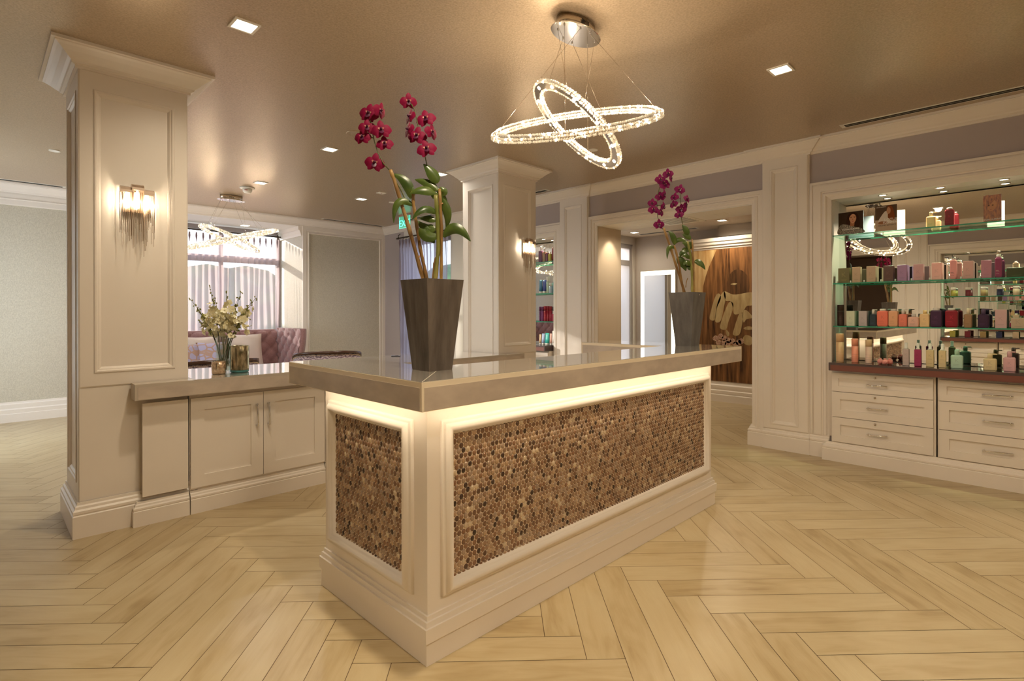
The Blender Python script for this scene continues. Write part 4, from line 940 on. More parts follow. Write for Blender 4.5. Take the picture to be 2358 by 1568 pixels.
row([('can', 1926, 1942, 702, (.035,.018,.014), 'black canister at the doorway end of the lowest shelf', dict(cap=(.03,.016,.012))),
     ('box', 1949, 1968, 716, (.50,.55,.42), 'pale mint carton on the lowest shelf'),
     ('box', 1977, 1996, 716, (.40,.36,.37), 'lilac grey carton on the lowest shelf'),
     ('pump', 2001, 2018, 712, (.02,.035,.05), 'navy pump bottle with white top on the lowest shelf', dict(k=False)),
     ('flask', 2019, 2044, 711, (.70,.17,.11), 'large coral bottle with white cap on the lowest shelf'),
     ('flask', 2045.5, 2067, 711, (.66,.36,.20), 'peach bottle with white cap between two coral bottles'),
     ('pump', 2068.5, 2088, 711, (.72,.20,.14), 'small coral pump bottle right of the peach bottle'),
     ('pot', 2090, 2115, 723, (.68,.42,.34), 'short blush pink jar right of the coral bottles'),
     ('pot', 2117, 2140, 714.5, (.70,.50,.26), 'cream yellow bottle with cream cap on the lowest shelf', dict(cap=(.68,.48,.22))),
     ('flask', 2142, 2168, 709.5, (.045,.015,.05), 'dark aubergine bottle with white cap on the lowest shelf', dict(d=.05)),
     ('flask', 2176, 2205, 709.5, (.22,.008,.02), 'crimson bottle with white cap on the lowest shelf', dict(d=.055)),
     ('pump', 2219, 2238, 710, (.28,.17,.09), 'tan glass bottle with cream top on the lowest shelf', dict(cap=(.72,.60,.44), k=False)),
     ('pump', 2251, 2277, 710.5, (.035,.015,.045), 'dark violet bottle with violet top on the lowest shelf', dict(cap=(.10,.07,.13), k=False)),
     ('box', 2291, 2318, 713, (.52,.36,.36), 'tall lilac pink carton near the right of the lowest shelf'),
     ('box', 2328, 2362, 733, (.45,.36,.26), 'low wide beige carton at the right of the lowest shelf')], 1, 5.515, 'hair products on the lowest shelf of the right niche')
row([('can', 1923, 1941, 768, (.52,.34,.18), 'tall champagne gold can at the doorway end of the counter', dict(cap=(.52,.34,.18))),
     ('can', 1959, 1975, 780, (.66,.26,.17), 'coral pink can second from the doorway on the counter', dict(cap=(.66,.28,.18))),
     ('can', 1991, 2007, 782, (.62,.46,.36), 'pale blush can third from the doorway on the counter', dict(cap=(.58,.44,.26))),
     ('spray', 2078, 2093, 789, (.46,.38,.36), 'pale lilac spray bottle left of the magenta one', dict(d=.035)),
     ('spray', 2105, 2121, 790, (.30,.03,.10), 'magenta spray bottle on the counter', dict(d=.035)),
     ('spray', 2132, 2150, 791, (.58,.48,.26), 'pale yellow spray bottle just right of the magenta one', dict(d=.035)),
     ('spray', 2161, 2178, 792, (.60,.50,.28), 'pale yellow spray bottle left of the mint green one', dict(d=.035)),
     ('pump', 2189, 2217, 805, (.40,.58,.46), 'mint green pump bottle on the counter', dict(cap=(.36,.55,.42), d=.04)),
     ('pump', 2264, 2295, 814, (.62,.52,.30), 'squat cream yellow pump bottle on the counter', dict(cap=(.66,.56,.34), d=.045)),
     ('pump', 2310, 2339, 809, (.60,.36,.38), 'rose pink pump bottle at the right of the counter', dict(cap=(.56,.34,.36), d=.045))], 0, 5.40, 'hair products on the counter of the right niche')
for i, (px, xx, ds) in enumerate(((2038, 5.385, 'front'), (2049, 5.412, 'right'), (2027, 5.42, 'left'))):
    a = atX(px, 820, xx); product('jar', '%s one of three round coral pink jars on the counter' % ds, I4, a.y, .870, xx, .045, .052, (.70,.27,.23), group='round pink jars', cap=(.74,.33,.28))
row([('pump', 2132, 2154, 487, (.72,.52,.24), 'butter yellow pump bottle on the topmost shelf', dict(cap=(.80,.66,.40), k=False)),
     ('flask', 2175, 2197, 477, (.16,.005,.012), 'dark red bottle with white cap on the topmost shelf', dict(d=.05))], 3, 5.53, 'hair products on the topmost shelf of the right niche')
for i, px in enumerate((1928.5, 1959, 1990, 2029, 2062, 2099, 2141, 2213, 2256)):
    a = atX(px, 640, 5.510); mb = MB(); mb.lathe([(.006, 0), (.006, .016), (.004, .018)], (0,0,0), 10); o = mb.build('price_marker', WHITEP); o.location = (5.507, a.y, SH_Z[1]+.0006); tag(o, 'tiny white price marker at the front of the middle shelf', 'price marker', 'white price markers on the middle shelf')

# ---- picture cards on the topmost shelf
def flat(parent, name, m, poly, d=.0):                       # poly in card coordinates (u to the right as read, v up)
    mb = MB(); mb.M = FACE_MX @ Matrix.Translation((0, 0, .0016+d)); mb.f([mb.v((u, v, 0)) for u, v in poly]); return mb.build(name, m, parent, fix=False)
def ell(cx, cy, a, b, n=24, t0=0, t1=2*PI): return [(cx+a*math.cos(t0+(t1-t0)*i/n), cy+b*math.sin(t0+(t1-t0)*i/n)) for i in range(n + (0 if t1-t0 > 6.2 else 1))]
def blob(pts, n=6):
    out = []; k = len(pts)
    for i in range(k):
        p0, p1, p2, p3 = [Vector(pts[j % k]) for j in (i-1, i, i+1, i+2)]
        for s in range(n): u = s/n; q = .5*((2*p1)+(p2-p0)*u+(2*p0-5*p1+4*p2-p3)*u*u+(3*p1-p0-3*p2+p3)*u**3); out.append((q.x, q.y))
    return out
SKIN = mat('print_skin', (.52,.27,.15), .75, spec=.15); SKIND = mat('print_skin_shade', (.33,.14,.07), .75, spec=.15); HAIRD = mat('print_dark_hair', (.035,.013,.007), .75, spec=.15); HAIRR = mat('print_auburn_hair', (.22,.06,.018), .75, spec=.15); BGD = mat('print_dark_ground', (.045,.026,.014), .75, spec=.15); BGT = mat('print_tan_ground', (.50,.35,.24), .75, spec=.15); WPRINT = mat('white_lettering', (.85,.80,.72), .4); BLOUSE = mat('print_white_blouse', (.66,.56,.47), .75, spec=.15); SEQ = mat('print_sequins', (.10,.075,.06), .4)
noise_color(SEQ, (.02,.015,.013), (.45,.38,.26), 260, 3, lo=.45, hi=.6)
HST = mat('print_copper_hair', (.35,.09,.02), .35); noise_color(HST, (.10,.02,.008), (.60,.22,.06), 60, 4, (1, 1.8, .5), lo=.3, hi=.75)
def card(label, px0, px1, ytop, x, back, rz):
    a, b = atX(px0, ytop, x), atX(px1, ytop, x); w, h = abs(a.y-b.y), (a.z+b.z)/2 - SH_Z[2]
    t = thing('picture_card', label, 'card', (x, (a.y+b.y)/2, SH_Z[2]+.0006), rz); mb = MB(); mb.box(-.0015, .0015, -w/2, w/2, 0, h); mb.build('card_stock', back, t)
    return t, w, h
SKYB = mat('print_sky_back', (.42,.55,.62), .4)
t, w, h = card('dark portrait card with white lettering at the doorway end of the topmost shelf', 1930, 1989, 488, 5.52, SKYB, -.10)
flat(t, 'picture', BGD, [(-w/2, 0), (w/2, 0), (w/2, h), (-w/2, h)]); flat(t, 'hair', HAIRD, blob([(-.18*w, .45*h), (-.12*w, .85*h), (.08*w, .98*h), (.28*w, .85*h), (.36*w, .5*h), (.30*w, .3*h), (-.1*w, .3*h)]), .0002)
flat(t, 'blouse', SEQ, blob([(-.48*w, .02*h), (-.46*w, .40*h), (-.30*w, .48*h), (-.02*w, .40*h), (.2*w, .30*h), (.46*w, .20*h), (.49*w, .02*h)]), .0003); flat(t, 'neck', SKIND, [(-.02*w, .36*h), (.14*w, .36*h), (.16*w, .58*h), (-.02*w, .58*h)], .0004)
flat(t, 'face', SKIN, blob([(-.06*w, .72*h), (.04*w, .88*h), (.16*w, .86*h), (.22*w, .72*h), (.18*w, .56*h), (.08*w, .47*h), (-.01*w, .56*h)]), .0005)
for e in (0.0, .14): flat(t, 'eye', HAIRD, ell((e+.015)*w, .735*h, .030*w, .012*h, 10), .0006); flat(t, 'eyebrow', HAIRD, [((e-.03)*w, .765*h), ((e+.06)*w, .77*h), ((e+.06)*w, .78*h), ((e-.03)*w, .775*h)], .0006)
flat(t, 'nose', SKIND, [(.075*w, .70*h), (.105*w, .62*h), (.065*w, .62*h)], .0006); flat(t, 'mouth', mat('print_lips', (.36,.07,.05), .4), ell(.085*w, .565*h, .042*w, .014*h, 12), .0006)
put_text('KEVIN.MURPHY', .0195, 'lettering', WPRINT, t, FACE_MX @ Matrix.Translation((0, .20*h, .0026)))
t, w, h = card('tan card of a reclining woman with white lettering on the topmost shelf', 2015, 2066, 473, 5.53, WHITEP, -.06)
flat(t, 'picture', BGT, [(-w/2, 0), (w/2, 0), (w/2, h), (-w/2, h)]); flat(t, 'dark_ground', mat('print_umber', (.10,.06,.035), .75, spec=.15), [(-w/2, .46*h), (w/2, .40*h), (w/2, h), (-w/2, h)], .0001); flat(t, 'hair', HAIRR, blob([(.02*w, .6*h), (.06*w, .92*h), (.2*w, .98*h), (.32*w, .85*h), (.40*w, .5*h), (.25*w, .40*h), (.08*w, .45*h)]), .0002)
flat(t, 'blouse', BLOUSE, blob([(-.36*w, .38*h), (-.20*w, .62*h), (-.02*w, .78*h), (.08*w, .70*h), (.10*w, .50*h), (.3*w, .34*h), (-.1*w, .32*h)]), .0003); flat(t, 'face', SKIN, blob([(.03*w, .80*h), (.10*w, .92*h), (.20*w, .86*h), (.20*w, .72*h), (.12*w, .66*h), (.05*w, .70*h)]), .0004)
flat(t, 'arm', SKIND, blob([(-.36*w, .36*h), (-.2*w, .40*h), (.05*w, .36*h), (.0*w, .30*h), (-.3*w, .30*h)]), .0004)
put_text('LOTUS', .030, 'lettering', WPRINT, t, FACE_MX @ Matrix.Translation((.22*w, .40*h, .0026))); put_text('FLOWER', .026, 'lettering', WPRINT, t, FACE_MX @ Matrix.Translation((.18*w, .295*h, .0026))); put_text('ORCHID EXTRACT', .0155, 'lettering', BLK, t, FACE_MX @ Matrix.Translation((.05*w, .21*h, .0026))); put_text('KEVIN.MURPHY', .0105, 'lettering', WPRINT, t, FACE_MX @ Matrix.Translation((-.22*w, .93*h, .0026)))
t, w, h = card('copper-haired portrait card at the right of the topmost shelf', 2264, 2307, 449, 5.53, WHITEP, -.22)
flat(t, 'picture', HST, [(-w/2, 0), (w/2, 0), (w/2, h), (-w/2, h)]); flat(t, 'face', SKIN, blob([(-.3*w, .62*h), (-.1*w, .80*h), (.15*w, .78*h), (.2*w, .58*h), (.05*w, .42*h), (-.18*w, .42*h)]), .0002)
for e in (-.20, .02): flat(t, 'eye', HAIRD, ell(e*w, .62*h, .055*w, .018*h, 10), .0004)
flat(t, 'mouth', mat('print_lips', (.36,.07,.05), .4), ell(-.09*w, .47*h, .06*w, .012*h, 10), .0004); flat(t, 'hair_strands', HST, blob([(-.5*w, .95*h), (-.1*w, .99*h), (.1*w, .80*h), (-.05*w, .70*h), (-.28*w, .55*h), (-.45*w, .4*h)]), .0003)
put_text('KEVIN.MURPHY', .0165, 'lettering', WPRINT, t, FACE_MX @ Matrix.Translation((-.03*w, .065*h, .0026)))

# ---- bottles in the far niche (all that shows beside the column) and in the niche behind the camera
F2 = []
def frow(level, x, spec, grp):
    for kind, px0, px1, ptop, col, desc, kw in spec:
        a, b = atX(px0, ptop, x), atX(px1, ptop, x); w = abs(a.y-b.y); product(kind, desc, I4, (a.y+b.y)/2, ZB[level], x+.028, w, max(a.z-ZB[level], .05), col, group=grp, d=min(w, .05), k=False, **kw)
g2 = 'hair products in the far right niche'
frow(3, 5.53, [('pump', 1239, 1247, 567, (.10,.03,.08), 'purple pump bottle with white top beside the column on the far top shelf', {}), ('pump', 1248, 1254, 571, (.30,.20,.12), 'amber bottle with white top on the far top shelf', {}), ('pot', 1255, 1260, 577, (.15,.05,.09), 'small plum bottle on the far top shelf', {}), ('pot', 1261, 1267, 580, (.40,.36,.06), 'small lime bottle on the far top shelf', {}), ('tube', 1268, 1274.5, 569, (.14,.012,.018), 'dark red tube at the end of the far top shelf', dict(cap=(.1,.01,.01)))], g2)
frow(2, 5.53, [('tube', 1239, 1246, 645, (.04,.14,.24), 'blue tube beside the column on the far middle shelf', {}), ('tube', 1247, 1255, 645, (.05,.07,.25), 'indigo tube on the far middle shelf', {}), ('can', 1256, 1261.5, 637, (.40,.48,.36), 'tall sage can on the far middle shelf', {}), ('can', 1262, 1270, 652, (.35,.42,.50), 'short pale blue can on the far middle shelf', {}), ('can', 1271, 1275, 639, (.06,.30,.36), 'teal can at the end of the far middle shelf', {})], g2)
frow(1, 5.53, [('can', 1239, 1243.5, 706, (.10,.02,.08), 'slim aubergine can beside the column on the far lowest shelf', dict(cap=(.1,.02,.08))), ('can', 1244, 1249.5, 706, (.14,.03,.11), 'purple can on the far lowest shelf', dict(cap=(.12,.03,.1))), ('can', 1250, 1256, 705, (.28,.015,.03), 'bright red can on the far lowest shelf', dict(cap=(.24,.015,.03))), ('can', 1256.5, 1262, 705, (.20,.01,.02), 'deep red can on the far lowest shelf', dict(cap=(.2,.01,.02))), ('can', 1262.5, 1268, 705.5, (.24,.012,.03), 'crimson can on the far lowest shelf', dict(cap=(.2,.01,.02))), ('spray', 1269, 1274.5, 716, (.30,.03,.06), 'short red spray bottle at the end of the far lowest shelf', dict(cap=(.6,.55,.5)))], g2)
frow(0, 5.44, [('tube', 1239, 1244, 770, (.55,.38,.20), 'amber tube beside the column on the far niche counter', {}), ('tube', 1245, 1252, 768, (.30,.38,.55), 'pale blue tube on the far niche counter', {}), ('tube', 1253, 1262, 767, (.05,.42,.36), 'turquoise tube on the far niche counter', {}), ('tube', 1263, 1268, 768, (.60,.36,.30), 'peach tube on the far niche counter', {}), ('tube', 1269, 1274.5, 762, (.70,.66,.62), 'white tube at the end of the far niche counter', {})], g2)
g3 = 'bottles in the left niche seen in the mirror'
cols = [((.30,.26,.05), 'lime'), ((.12,.012,.02), 'red'), ((.25,.17,.07), 'amber'), ((.02,.025,.06), 'navy'), ((.40,.30,.20), 'tan'), ((.10,.02,.06), 'plum')]
for lv, nm in ((3, 'top'), (2, 'middle'), (1, 'lowest'), (0, 'counter')):
    for i, (c, cn_) in enumerate(cols):
        product(('box', 'pot', 'can', 'pot')[lv], '%s %s on the %s level of the left niche seen in the mirror' % (cn_, ('carton', 'jar', 'can', 'bottle')[lv], nm), MIRX, 1.25-i*.20, ZB[lv], 5.56 if lv else 5.46, .075, (.10, .085, .15, .13)[lv], c, group=g3, k=False)
# ------------------------------------------------------------------ curtains
def curtain(name, label, axis, p, a0, a1, z0, z1, m, pleats, amp, facing):
    t = thing(name, label, 'curtain', (0, 0, 0)); mb = MB(); NU, NV = pleats*10, 26; G = []; rnd = random.Random(4); ph = [rnd.uniform(.75, 1.25) for _ in range(pleats+1)]
    for j in range(NV+1):
        v = j/NV; z = z1 - v*(z1-z0); row = []
        for i in range(NU+1):
            u = i/NU; k = u*pleats; f = k - int(k); pinch = math.exp(-v*9)
            wv = math.sin(2*PI*k + .6*math.sin(3*v + k))*amp*(.55+.45*ph[int(min(k, pleats))])*(1-pinch*.75); spike = pinch*amp*1.7*math.exp(-((f-.5)/.11)**2)
            q = p + facing*(wv + spike); s = a0 + (a1-a0)*u + .012*math.sin(6*v+k*1.3)*(1-pinch)
            row.append(mb.v((s, q, z) if axis == 'y' else (q, s, z)))
        G.append(row)
    for j in range(NV):
        for i in range(NU): mb.f([G[j][i], G[j][i+1], G[j+1][i+1], G[j+1][i]], True)
    c = mb.build('sheer_panel', m, t, fix=False)
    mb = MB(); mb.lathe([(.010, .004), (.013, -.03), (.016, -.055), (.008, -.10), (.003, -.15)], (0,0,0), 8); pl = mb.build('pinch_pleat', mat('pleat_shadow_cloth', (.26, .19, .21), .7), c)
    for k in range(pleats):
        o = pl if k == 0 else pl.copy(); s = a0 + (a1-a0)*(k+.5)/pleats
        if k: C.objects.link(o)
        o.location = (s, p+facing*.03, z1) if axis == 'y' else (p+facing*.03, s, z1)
    return t
curtain('sheer_curtain', 'blush pink pinch-pleated sheer curtain across the alcove window', 'y', 9.70, ALC[0]+.02, ALC[1]-.06, .02, 2.600, SHEER, 29, .030, -1)
curtain('sheer_curtain', 'lilac-grey sheer curtain hanging at the right wall window', 'x', XR-.06, WIN2[0]-.02, WIN2[1]+.05, .02, 2.60, SHEERB, 14, .028, -1)
def rod(label, axis, p, a0, a1, z):
    t = thing('curtain_rod', label, 'curtain rod', (0, 0, 0)); mb = MB(); P = lambda s, q, zz: (s, q, zz) if axis == 'y' else (q, s, zz)
    mb.tube([P(a0, p, z), P(a1, p, z)], .012, 10); mb.build('rod', TWIG, t); n = int((a1-a0)/.1)
    mb = MB()
    for i in range(n+1):
        s = a0 + (a1-a0)*i/n; mb.tube([P(s, p+.016*math.cos(k*PI/4)*0 + .016*math.sin(k*PI/4), z+.016*math.cos(k*PI/4)-.006) for k in range(9)], .0022, 4)
    mb.build('rings', TWIG, t); mb = MB()
    for s in (a0+.05, a1-.05):
        mb.tube([P(s, p, z), P(s, p, z+.05), P(s, p+.04, z+.08)], .007, 6); mb.ball(P(s, p, z), .02, 8, 6)
    mb.build('bracket', TWIG, t)
rod('dark curtain rod with rings over the alcove sheers', 'y', 9.668, ALC[0]+.02, ALC[1]-.05, 2.645)
rod('dark curtain rod with rings at the right wall window', 'x', XR-.095, WIN2[0]-.05, WIN2[1]+.08, 2.635)

# ------------------------------------------------------------------ tufted sofa, cushions, barrel chairs
sofa = thing('tufted_sofa', 'dusty rose tufted high-backed sofa with curved wings in the window alcove', 'sofa', (2.43, 9.25, 0))
SX = 1.24; 
def tuft(u, v, du, dv):                         # diamond button tufting: depth of the dimple lattice
    a, b = u/du, v/dv; x, y = (a+b), (a-b); fx, fy = abs(x-round(x)), abs(y-round(y)); return -.030*math.exp(-(min(fx, fy)/.13)) - .035*math.exp(-((fx*fx+fy*fy)/.02))
mb = MB(); G = []; NU, NV = 96, 22
for i in range(NU+1):
    row = []; x = -SX + 2*SX*i/NU
    for j in range(NV+1):
        v = j/NV; z = .42 + .61*v; y = .10 + .06*v + tuft(x+.07, z, .24, .24)*-1; 
        if v > .93: y += (v-.93)*1.0
        row.append(mb.v((x, y, z)))
    G.append(row)
for i in range(NU):
    for j in range(NV): mb.f([G[i][j], G[i+1][j], G[i+1][j+1], G[i][j+1]], True)
mb.box(-SX, SX, .20, .34, .12, 1.03, .02); mb.build('back', VELV, sofa)
for s in (-1, 1):
    mb = MB(); G = []; NU, NV = 44, 22
    for i in range(NU+1):
        u = i/NU; row = []
        for j in range(NV+1):
            v = j/NV; z = .42 + .63*v; y = .14 - (.66 + .16*math.sin(v*PI*.55)**1.4)*u; x = SX - .01 + .04*u - abs(tuft(y+.05, z, .22, .24))*-1 
            row.append(mb.v((s*x, y, z)))
        G.append(row)
    for i in range(NU):
        for j in range(NV): mb.f([G[i][j], G[i+1][j], G[i+1][j+1], G[i][j+1]], True)
    out = []
    for j in range(NV+1): v = j/NV; out.append((.14 - (.66 + .16*math.sin(v*PI*.55)**1.4), .42+.63*v))
    poly = [(.30, .12), (-.40, .12), (-.50, .42)] + out + [(.30, 1.05)]
    x0, x1 = SX+.045, SX+.145; A = [mb.v((s*x0, y, z)) for y, z in poly]; B = [mb.v((s*x1, y, z)) for y, z in poly]
    mb.f(A); mb.f(B)
    for i in range(len(poly)): k = (i+1) % len(poly); mb.f([A[i], A[k], B[k], B[i]], True)
    mb.build('wing_arm', VELV, sofa)
mb = MB(); mb.box(-SX+.03, SX-.03, -.62, .13, .12, .30); mb.build('seat_frame', VELV, sofa); mb = MB()
for i in range(3): x = -SX+.04 + i*(2*SX-.08)/3; mb.box(x+.003, x+(2*SX-.08)/3-.003, -.64, .10, .302, .46, .05)
mb.build('seat_cushion', VELV, sofa)
for x in (-SX+.1, SX-.1):
    for y in (-.52, .22): mb = MB(); mb.lathe([(.018, 0), (.028, .12)], (x, y, 0), 10); mb.build('leg', WALNUT, sofa)
def cushion(label, x, y, z, s, m, rz, tilt, group):
    t = thing('cushion', label, 'cushion', (x, y, z), rz, group); mb = MB(); N = 14; mb.M = Matrix.Rotation(tilt, 4, 'X')
    for side in (-1, 1):
        G = []
        for i in range(N+1):
            row = []
            for j in range(N+1):
                u, v = i/N*2-1, j/N*2-1; th_ = .075*((1-u*u)*(1-v*v))**.45; pin = 1 - .07*(1-abs(u*v)); row.append(mb.v((u*s/2*(1-.06*(1-v*v)), side*th_, s/2 + v*s/2*(1-.06*(1-u*u)))))
            G.append(row)
        for i in range(N):
            for j in range(N): mb.f([G[i][j], G[i+1][j], G[i+1][j+1], G[i][j+1]], True)
    mb.build('cover', m, t); return t
P1, P2 = atY(470, 800, 9.10), atY(573, 800, 9.10)
cushion('champagne satin cushion behind the flower vase, left of its twin', P1.x+.02, 9.20, .46, .50, SATIN, .10, -.22, 'cushions on the sofa')
cushion('champagne satin cushion beside the right wing of the sofa', P2.x, 9.20, .46, .52, SATIN, -.06, -.22, 'cushions on the sofa')
cushion('lilac patterned cushion half hidden by the left column', atY(437, 800, 9.0).x, 9.02, .46, .40, LILACF, .25, -.28, 'cushions on the sofa')
cushion('lilac and tan lattice cushion behind the flower vase', atY(487, 800, 9.0).x+.02, 9.02, .46, .42, LILACF, -.15, -.28, 'cushions on the sofa')
def barrel(label, cx, cy, rz, zt):
    t = thing('barrel_chair', label, 'chair', (cx, cy, 0), rz, 'barrel chairs by the sofa'); R, r = .42, .345; a0, a1 = math.radians(180-8), math.radians(360+8); N = 36   # back towards -y
    def arc(rad, z, up=0): return [(rad*math.cos(a0+(a1-a0)*i/N), rad*math.sin(a0+(a1-a0)*i/N), z(i/N) if callable(z) else z) for i in range(N+1)]
    top = lambda u: zt - .10*abs(2*u-1)**3
    def shell(rad0, rad1, za, zb_):
        mb = MB(); A, B, Cc, Dd = arc(rad1, za), arc(rad1, zb_), arc(rad0, zb_), arc(rad0, za); Q = [[mb.v(p) for p in L] for L in (A, B, Cc, Dd)]
        for i in range(N):
            for k in range(4): k2 = (k+1) % 4; mb.f([Q[k][i], Q[k][i+1], Q[k2][i+1], Q[k2][i]], True)
        for i in (0, N): mb.f([Q[k][i] for k in range(4)])
        return mb
    shell(r, R, .20, lambda u: top(u)-.036).build('back_shell', CHAIRF, t)
    shell(r-.015, R+.014, lambda u: top(u)-.035, top).build('top_rail', WALNUT, t)
    mb = MB()
    for i in range(90):
        a = a0+(a1-a0)*i/89; mb.ball((R*math.cos(a)*1.004, R*math.sin(a)*1.004, top(i/89)-.050), .0055, 6, 4)
    mb.build('nail_heads', BRASSN, t)
    mb = MB(); mb.lathe([(.33, .22), (.338, .25), (.338, .42), (.31, .46), (.001, .47)], (0, .03, 0), 28, True, True, False); mb.build('seat', CHAIRF, t)
    for x in (-.26, .26):
        for y in (-.26, .28): mb = MB(); mb.lathe([(.015, 0), (.025, .20)], (x, y, 0), 8); mb.build('leg', WALNUT, t)
barrel('plum damask barrel chair with dark top rail behind the vases', 1.80, 6.30, .02, .845)
barrel('plum damask barrel chair with dark top rail beyond the near end of the desk', 3.30, 6.78, -.38, .83)

# ------------------------------------------------------------------ ceiling fittings
LD = 30.0
def downlight(label, x, y, vis=True, z=ZC, s=.132, power=None, grp='square ceiling downlights', col=None):
    t = thing('downlight', label, 'downlight', (x, y, z), 0, grp); mb = MB(); e, q, h = s/2, s/2-.014, -.007
    mb.loft([[(-e, -e, 0), (e, -e, 0), (e, e, 0), (-e, e, 0)], [(-e, -e, h), (e, -e, h), (e, e, h), (-e, e, h)], [(-q, -q, h), (q, -q, h), (q, q, h), (-q, q, h)], [(-q, -q, -.002), (q, -q, -.002), (q, q, -.002), (-q, q, -.002)]], False, False, False); mb.build('trim_frame', PLASTW, t)
    mb = MB(); mb.box(-q, q, -q, q, -.0035, -.002); mb.build('lens', LAMP, t)
    light('SPOT', 'beam', (0, 0, -.02), power or LD, col or WARM, t, spot_size=2.9, spot_blend=1.0, shadow_soft_size=.045)
for x, y, lb in ((1.040, 3.105, 'square downlight above the left column side of the room'), (3.690, 1.245, 'square downlight near the right display niche'), (2.410, 4.890, 'square downlight behind the near orchid flowers'), (2.440, 6.740, 'square downlight beside the smoke detector'), (3.780, 6.740, 'square downlight left of the exit sign'), (3.740, 4.900, 'square downlight left of the middle column capital')): downlight(lb, x, y, power={(3.690, 1.245): 20, (3.780, 6.740): 42}.get((x, y), 26 if y > 4.5 else 34), col=(1.0, .92, .79) if y > 4.5 else None)
for x, y in ((1.04, 1.245), (2.40, -.60), (1.04, -.60), (3.69, -.60), (1.04, 6.74), (1.04, 4.95)): downlight('square downlight outside the picture', x, y, power=18 if x > 3 else (44 if y < 2 else 24), col=(1.0, .92, .79) if y > 4.5 else None)
t = thing('downlight', 'slim downlight in the alcove ceiling before the sheers', 'downlight', (3.16, 9.42, ALC[3])); mb = MB(); mb.box(-.07, .07, -.07, .07, -.006, 0); mb.build('trim_frame', PLASTW, t); mb = MB(); mb.box(-.055, .055, -.055, .055, -.0072, -.0061); mb.build('lens', LAMP, t)
light('SPOT', 'beam', (0, 0, -.02), 10, WARM, t, spot_size=2.2, spot_blend=.8, shadow_soft_size=.04)
def vent(label, x0, x1, y0, y1, z=ZC, n=2, group='slot vents'):
    t = thing('slot_vent', label, 'vent', ((x0+x1)/2, (y0+y1)/2, z), 0, group); a, b = (x1-x0)/2, (y1-y0)/2; mb = MB(); mb.box(-a, a, -b, b, -.004, 0); mb.build('vent_frame', PLASTW, t); mb = MB(); e = .012
    for k in range(n):
        if b > a: w = (2*a-2*e)/n; mb.box(-a+e+k*w+.004, -a+e+(k+1)*w-.004, -b+.03, b-.03, -.0052, -.004)
        else: w = (2*b-2*e)/n; mb.box(-a+.03, a-.03, -b+e+k*w+.004, -b+e+(k+1)*w-.004, -.0052, -.004)
    mb.build('slots', DARKSLOT, t)
vent('long dark slot vent along the right wall above the near niche', 5.150, 5.245, -1.0, 1.275)
vent('dark slot vent along the back wall left of the column', -.5, .80, 8.625, 8.715)
vent('dark slot vent along the back wall above the wallpaper panel', 4.10, 5.27, 8.57, 8.66)
vent('short slot vent behind the exit sign', 5.155, 5.25, 7.0, 7.9)
vent('slot vent beside the middle column capital', 5.155, 5.25, 4.57, 5.9)
def disc(label, x, y, r, name='ceiling_speaker', cat='speaker'):
    mb = MB(); mb.lathe([(r, 0), (r, -.003), (r*.96, -.006), (r*.88, -.004), (.0001, -.004)], (0,0,0), 28, True, False, False); o = mb.build(name, PLASTW if r < .06 else CEIL); o.location = (x, y, ZC); tag(o, label, cat, 'round ceiling plates')
disc('faint round ceiling plate behind the left orchid flowers', 2.366, 4.31, .085); disc('small round ceiling plate left of the left column', .545, 6.79, .045, 'sprinkler_cover', 'sprinkler'); disc('small round ceiling plate under the chandelier rings', 4.232, 3.139, .045, 'sprinkler_cover', 'sprinkler'); disc('tiny round ceiling plate beside the exit sign', 4.212, 6.652, .045, 'sprinkler_cover', 'sprinkler')
t = thing('smoke_detector', 'white smoke detector with red lettering on the ceiling above the far chandelier', 'smoke detector', (2.42, 7.13, ZC)); mb = MB(); mb.lathe([(.088, 0), (.088, -.010), (.060, -.014), (.055, -.016)], (0,0,0), 26); mb.build('base_plate', PLASTW, t); mb = MB(); mb.lathe([(.054, -.0165), (.052, -.05), (.045, -.053), (.04, -.066), (.0001, -.068)], (0,0,0), 24, True, True, False); mb.build('sensor_body', PLASTW, t)
RED = mat('red_lettering', (.5, .03, .03), .5); me = text_mesh('FIRE', .022, 'lettering', .0004); me.materials.append(RED); me.transform(Matrix.Translation((-.032, -.0445, -.045)) @ Matrix.Rotation(-math.radians(36), 4, 'Z') @ Matrix.Rotation(PI/2, 4, 'X')); o = bpy.data.objects.new('lettering', me); C.objects.link(o); o.parent = t
t = thing('alarm_strobe', 'small flat white alarm plate with a red dot on the ceiling', 'alarm', (3.77, 6.21, ZC)); mb = MB(); mb.box(-.05, .05, -.05, .05, -.008, 0, .003); mb.build('plate', PLASTW, t); mb = MB(); mb.lathe([(.010, -.0085), (.0001, -.0085)], (0,0,0), 10, False, True, False); mb.build('red_dot', RED, t)
t = thing('exit_sign', 'green edge-lit EXIT sign hanging from the ceiling behind the near orchid', 'exit sign', (4.880, 7.340, ZC)); mb = MB(); mb.box(-.022, .022, -.165, .165, -.028, 0, .004); mb.build('mount', NICKEL, t); mb = MB(); mb.box(-.004, .004, -.150, .150, -.215, -.0285); mb.build('panel', EXITP, t)
me = text_mesh('EXIT', .150, 'lettering', .001); me.materials.append(EXITG); me.transform(Matrix.Translation((-.0062, 0, -.186)) @ FACE_MX); o = bpy.data.objects.new('lettering', me); C.objects.link(o); o.parent = t
mb = MB()
for a, b, c, d in ((-.150, .150, -.215, -.211), (-.150, -.146, -.211, -.03), (.146, .150, -.211, -.03)): mb.box(-.0058, -.0045, a, b, c, d)
mb.build('glowing_edge', EXITG, t)

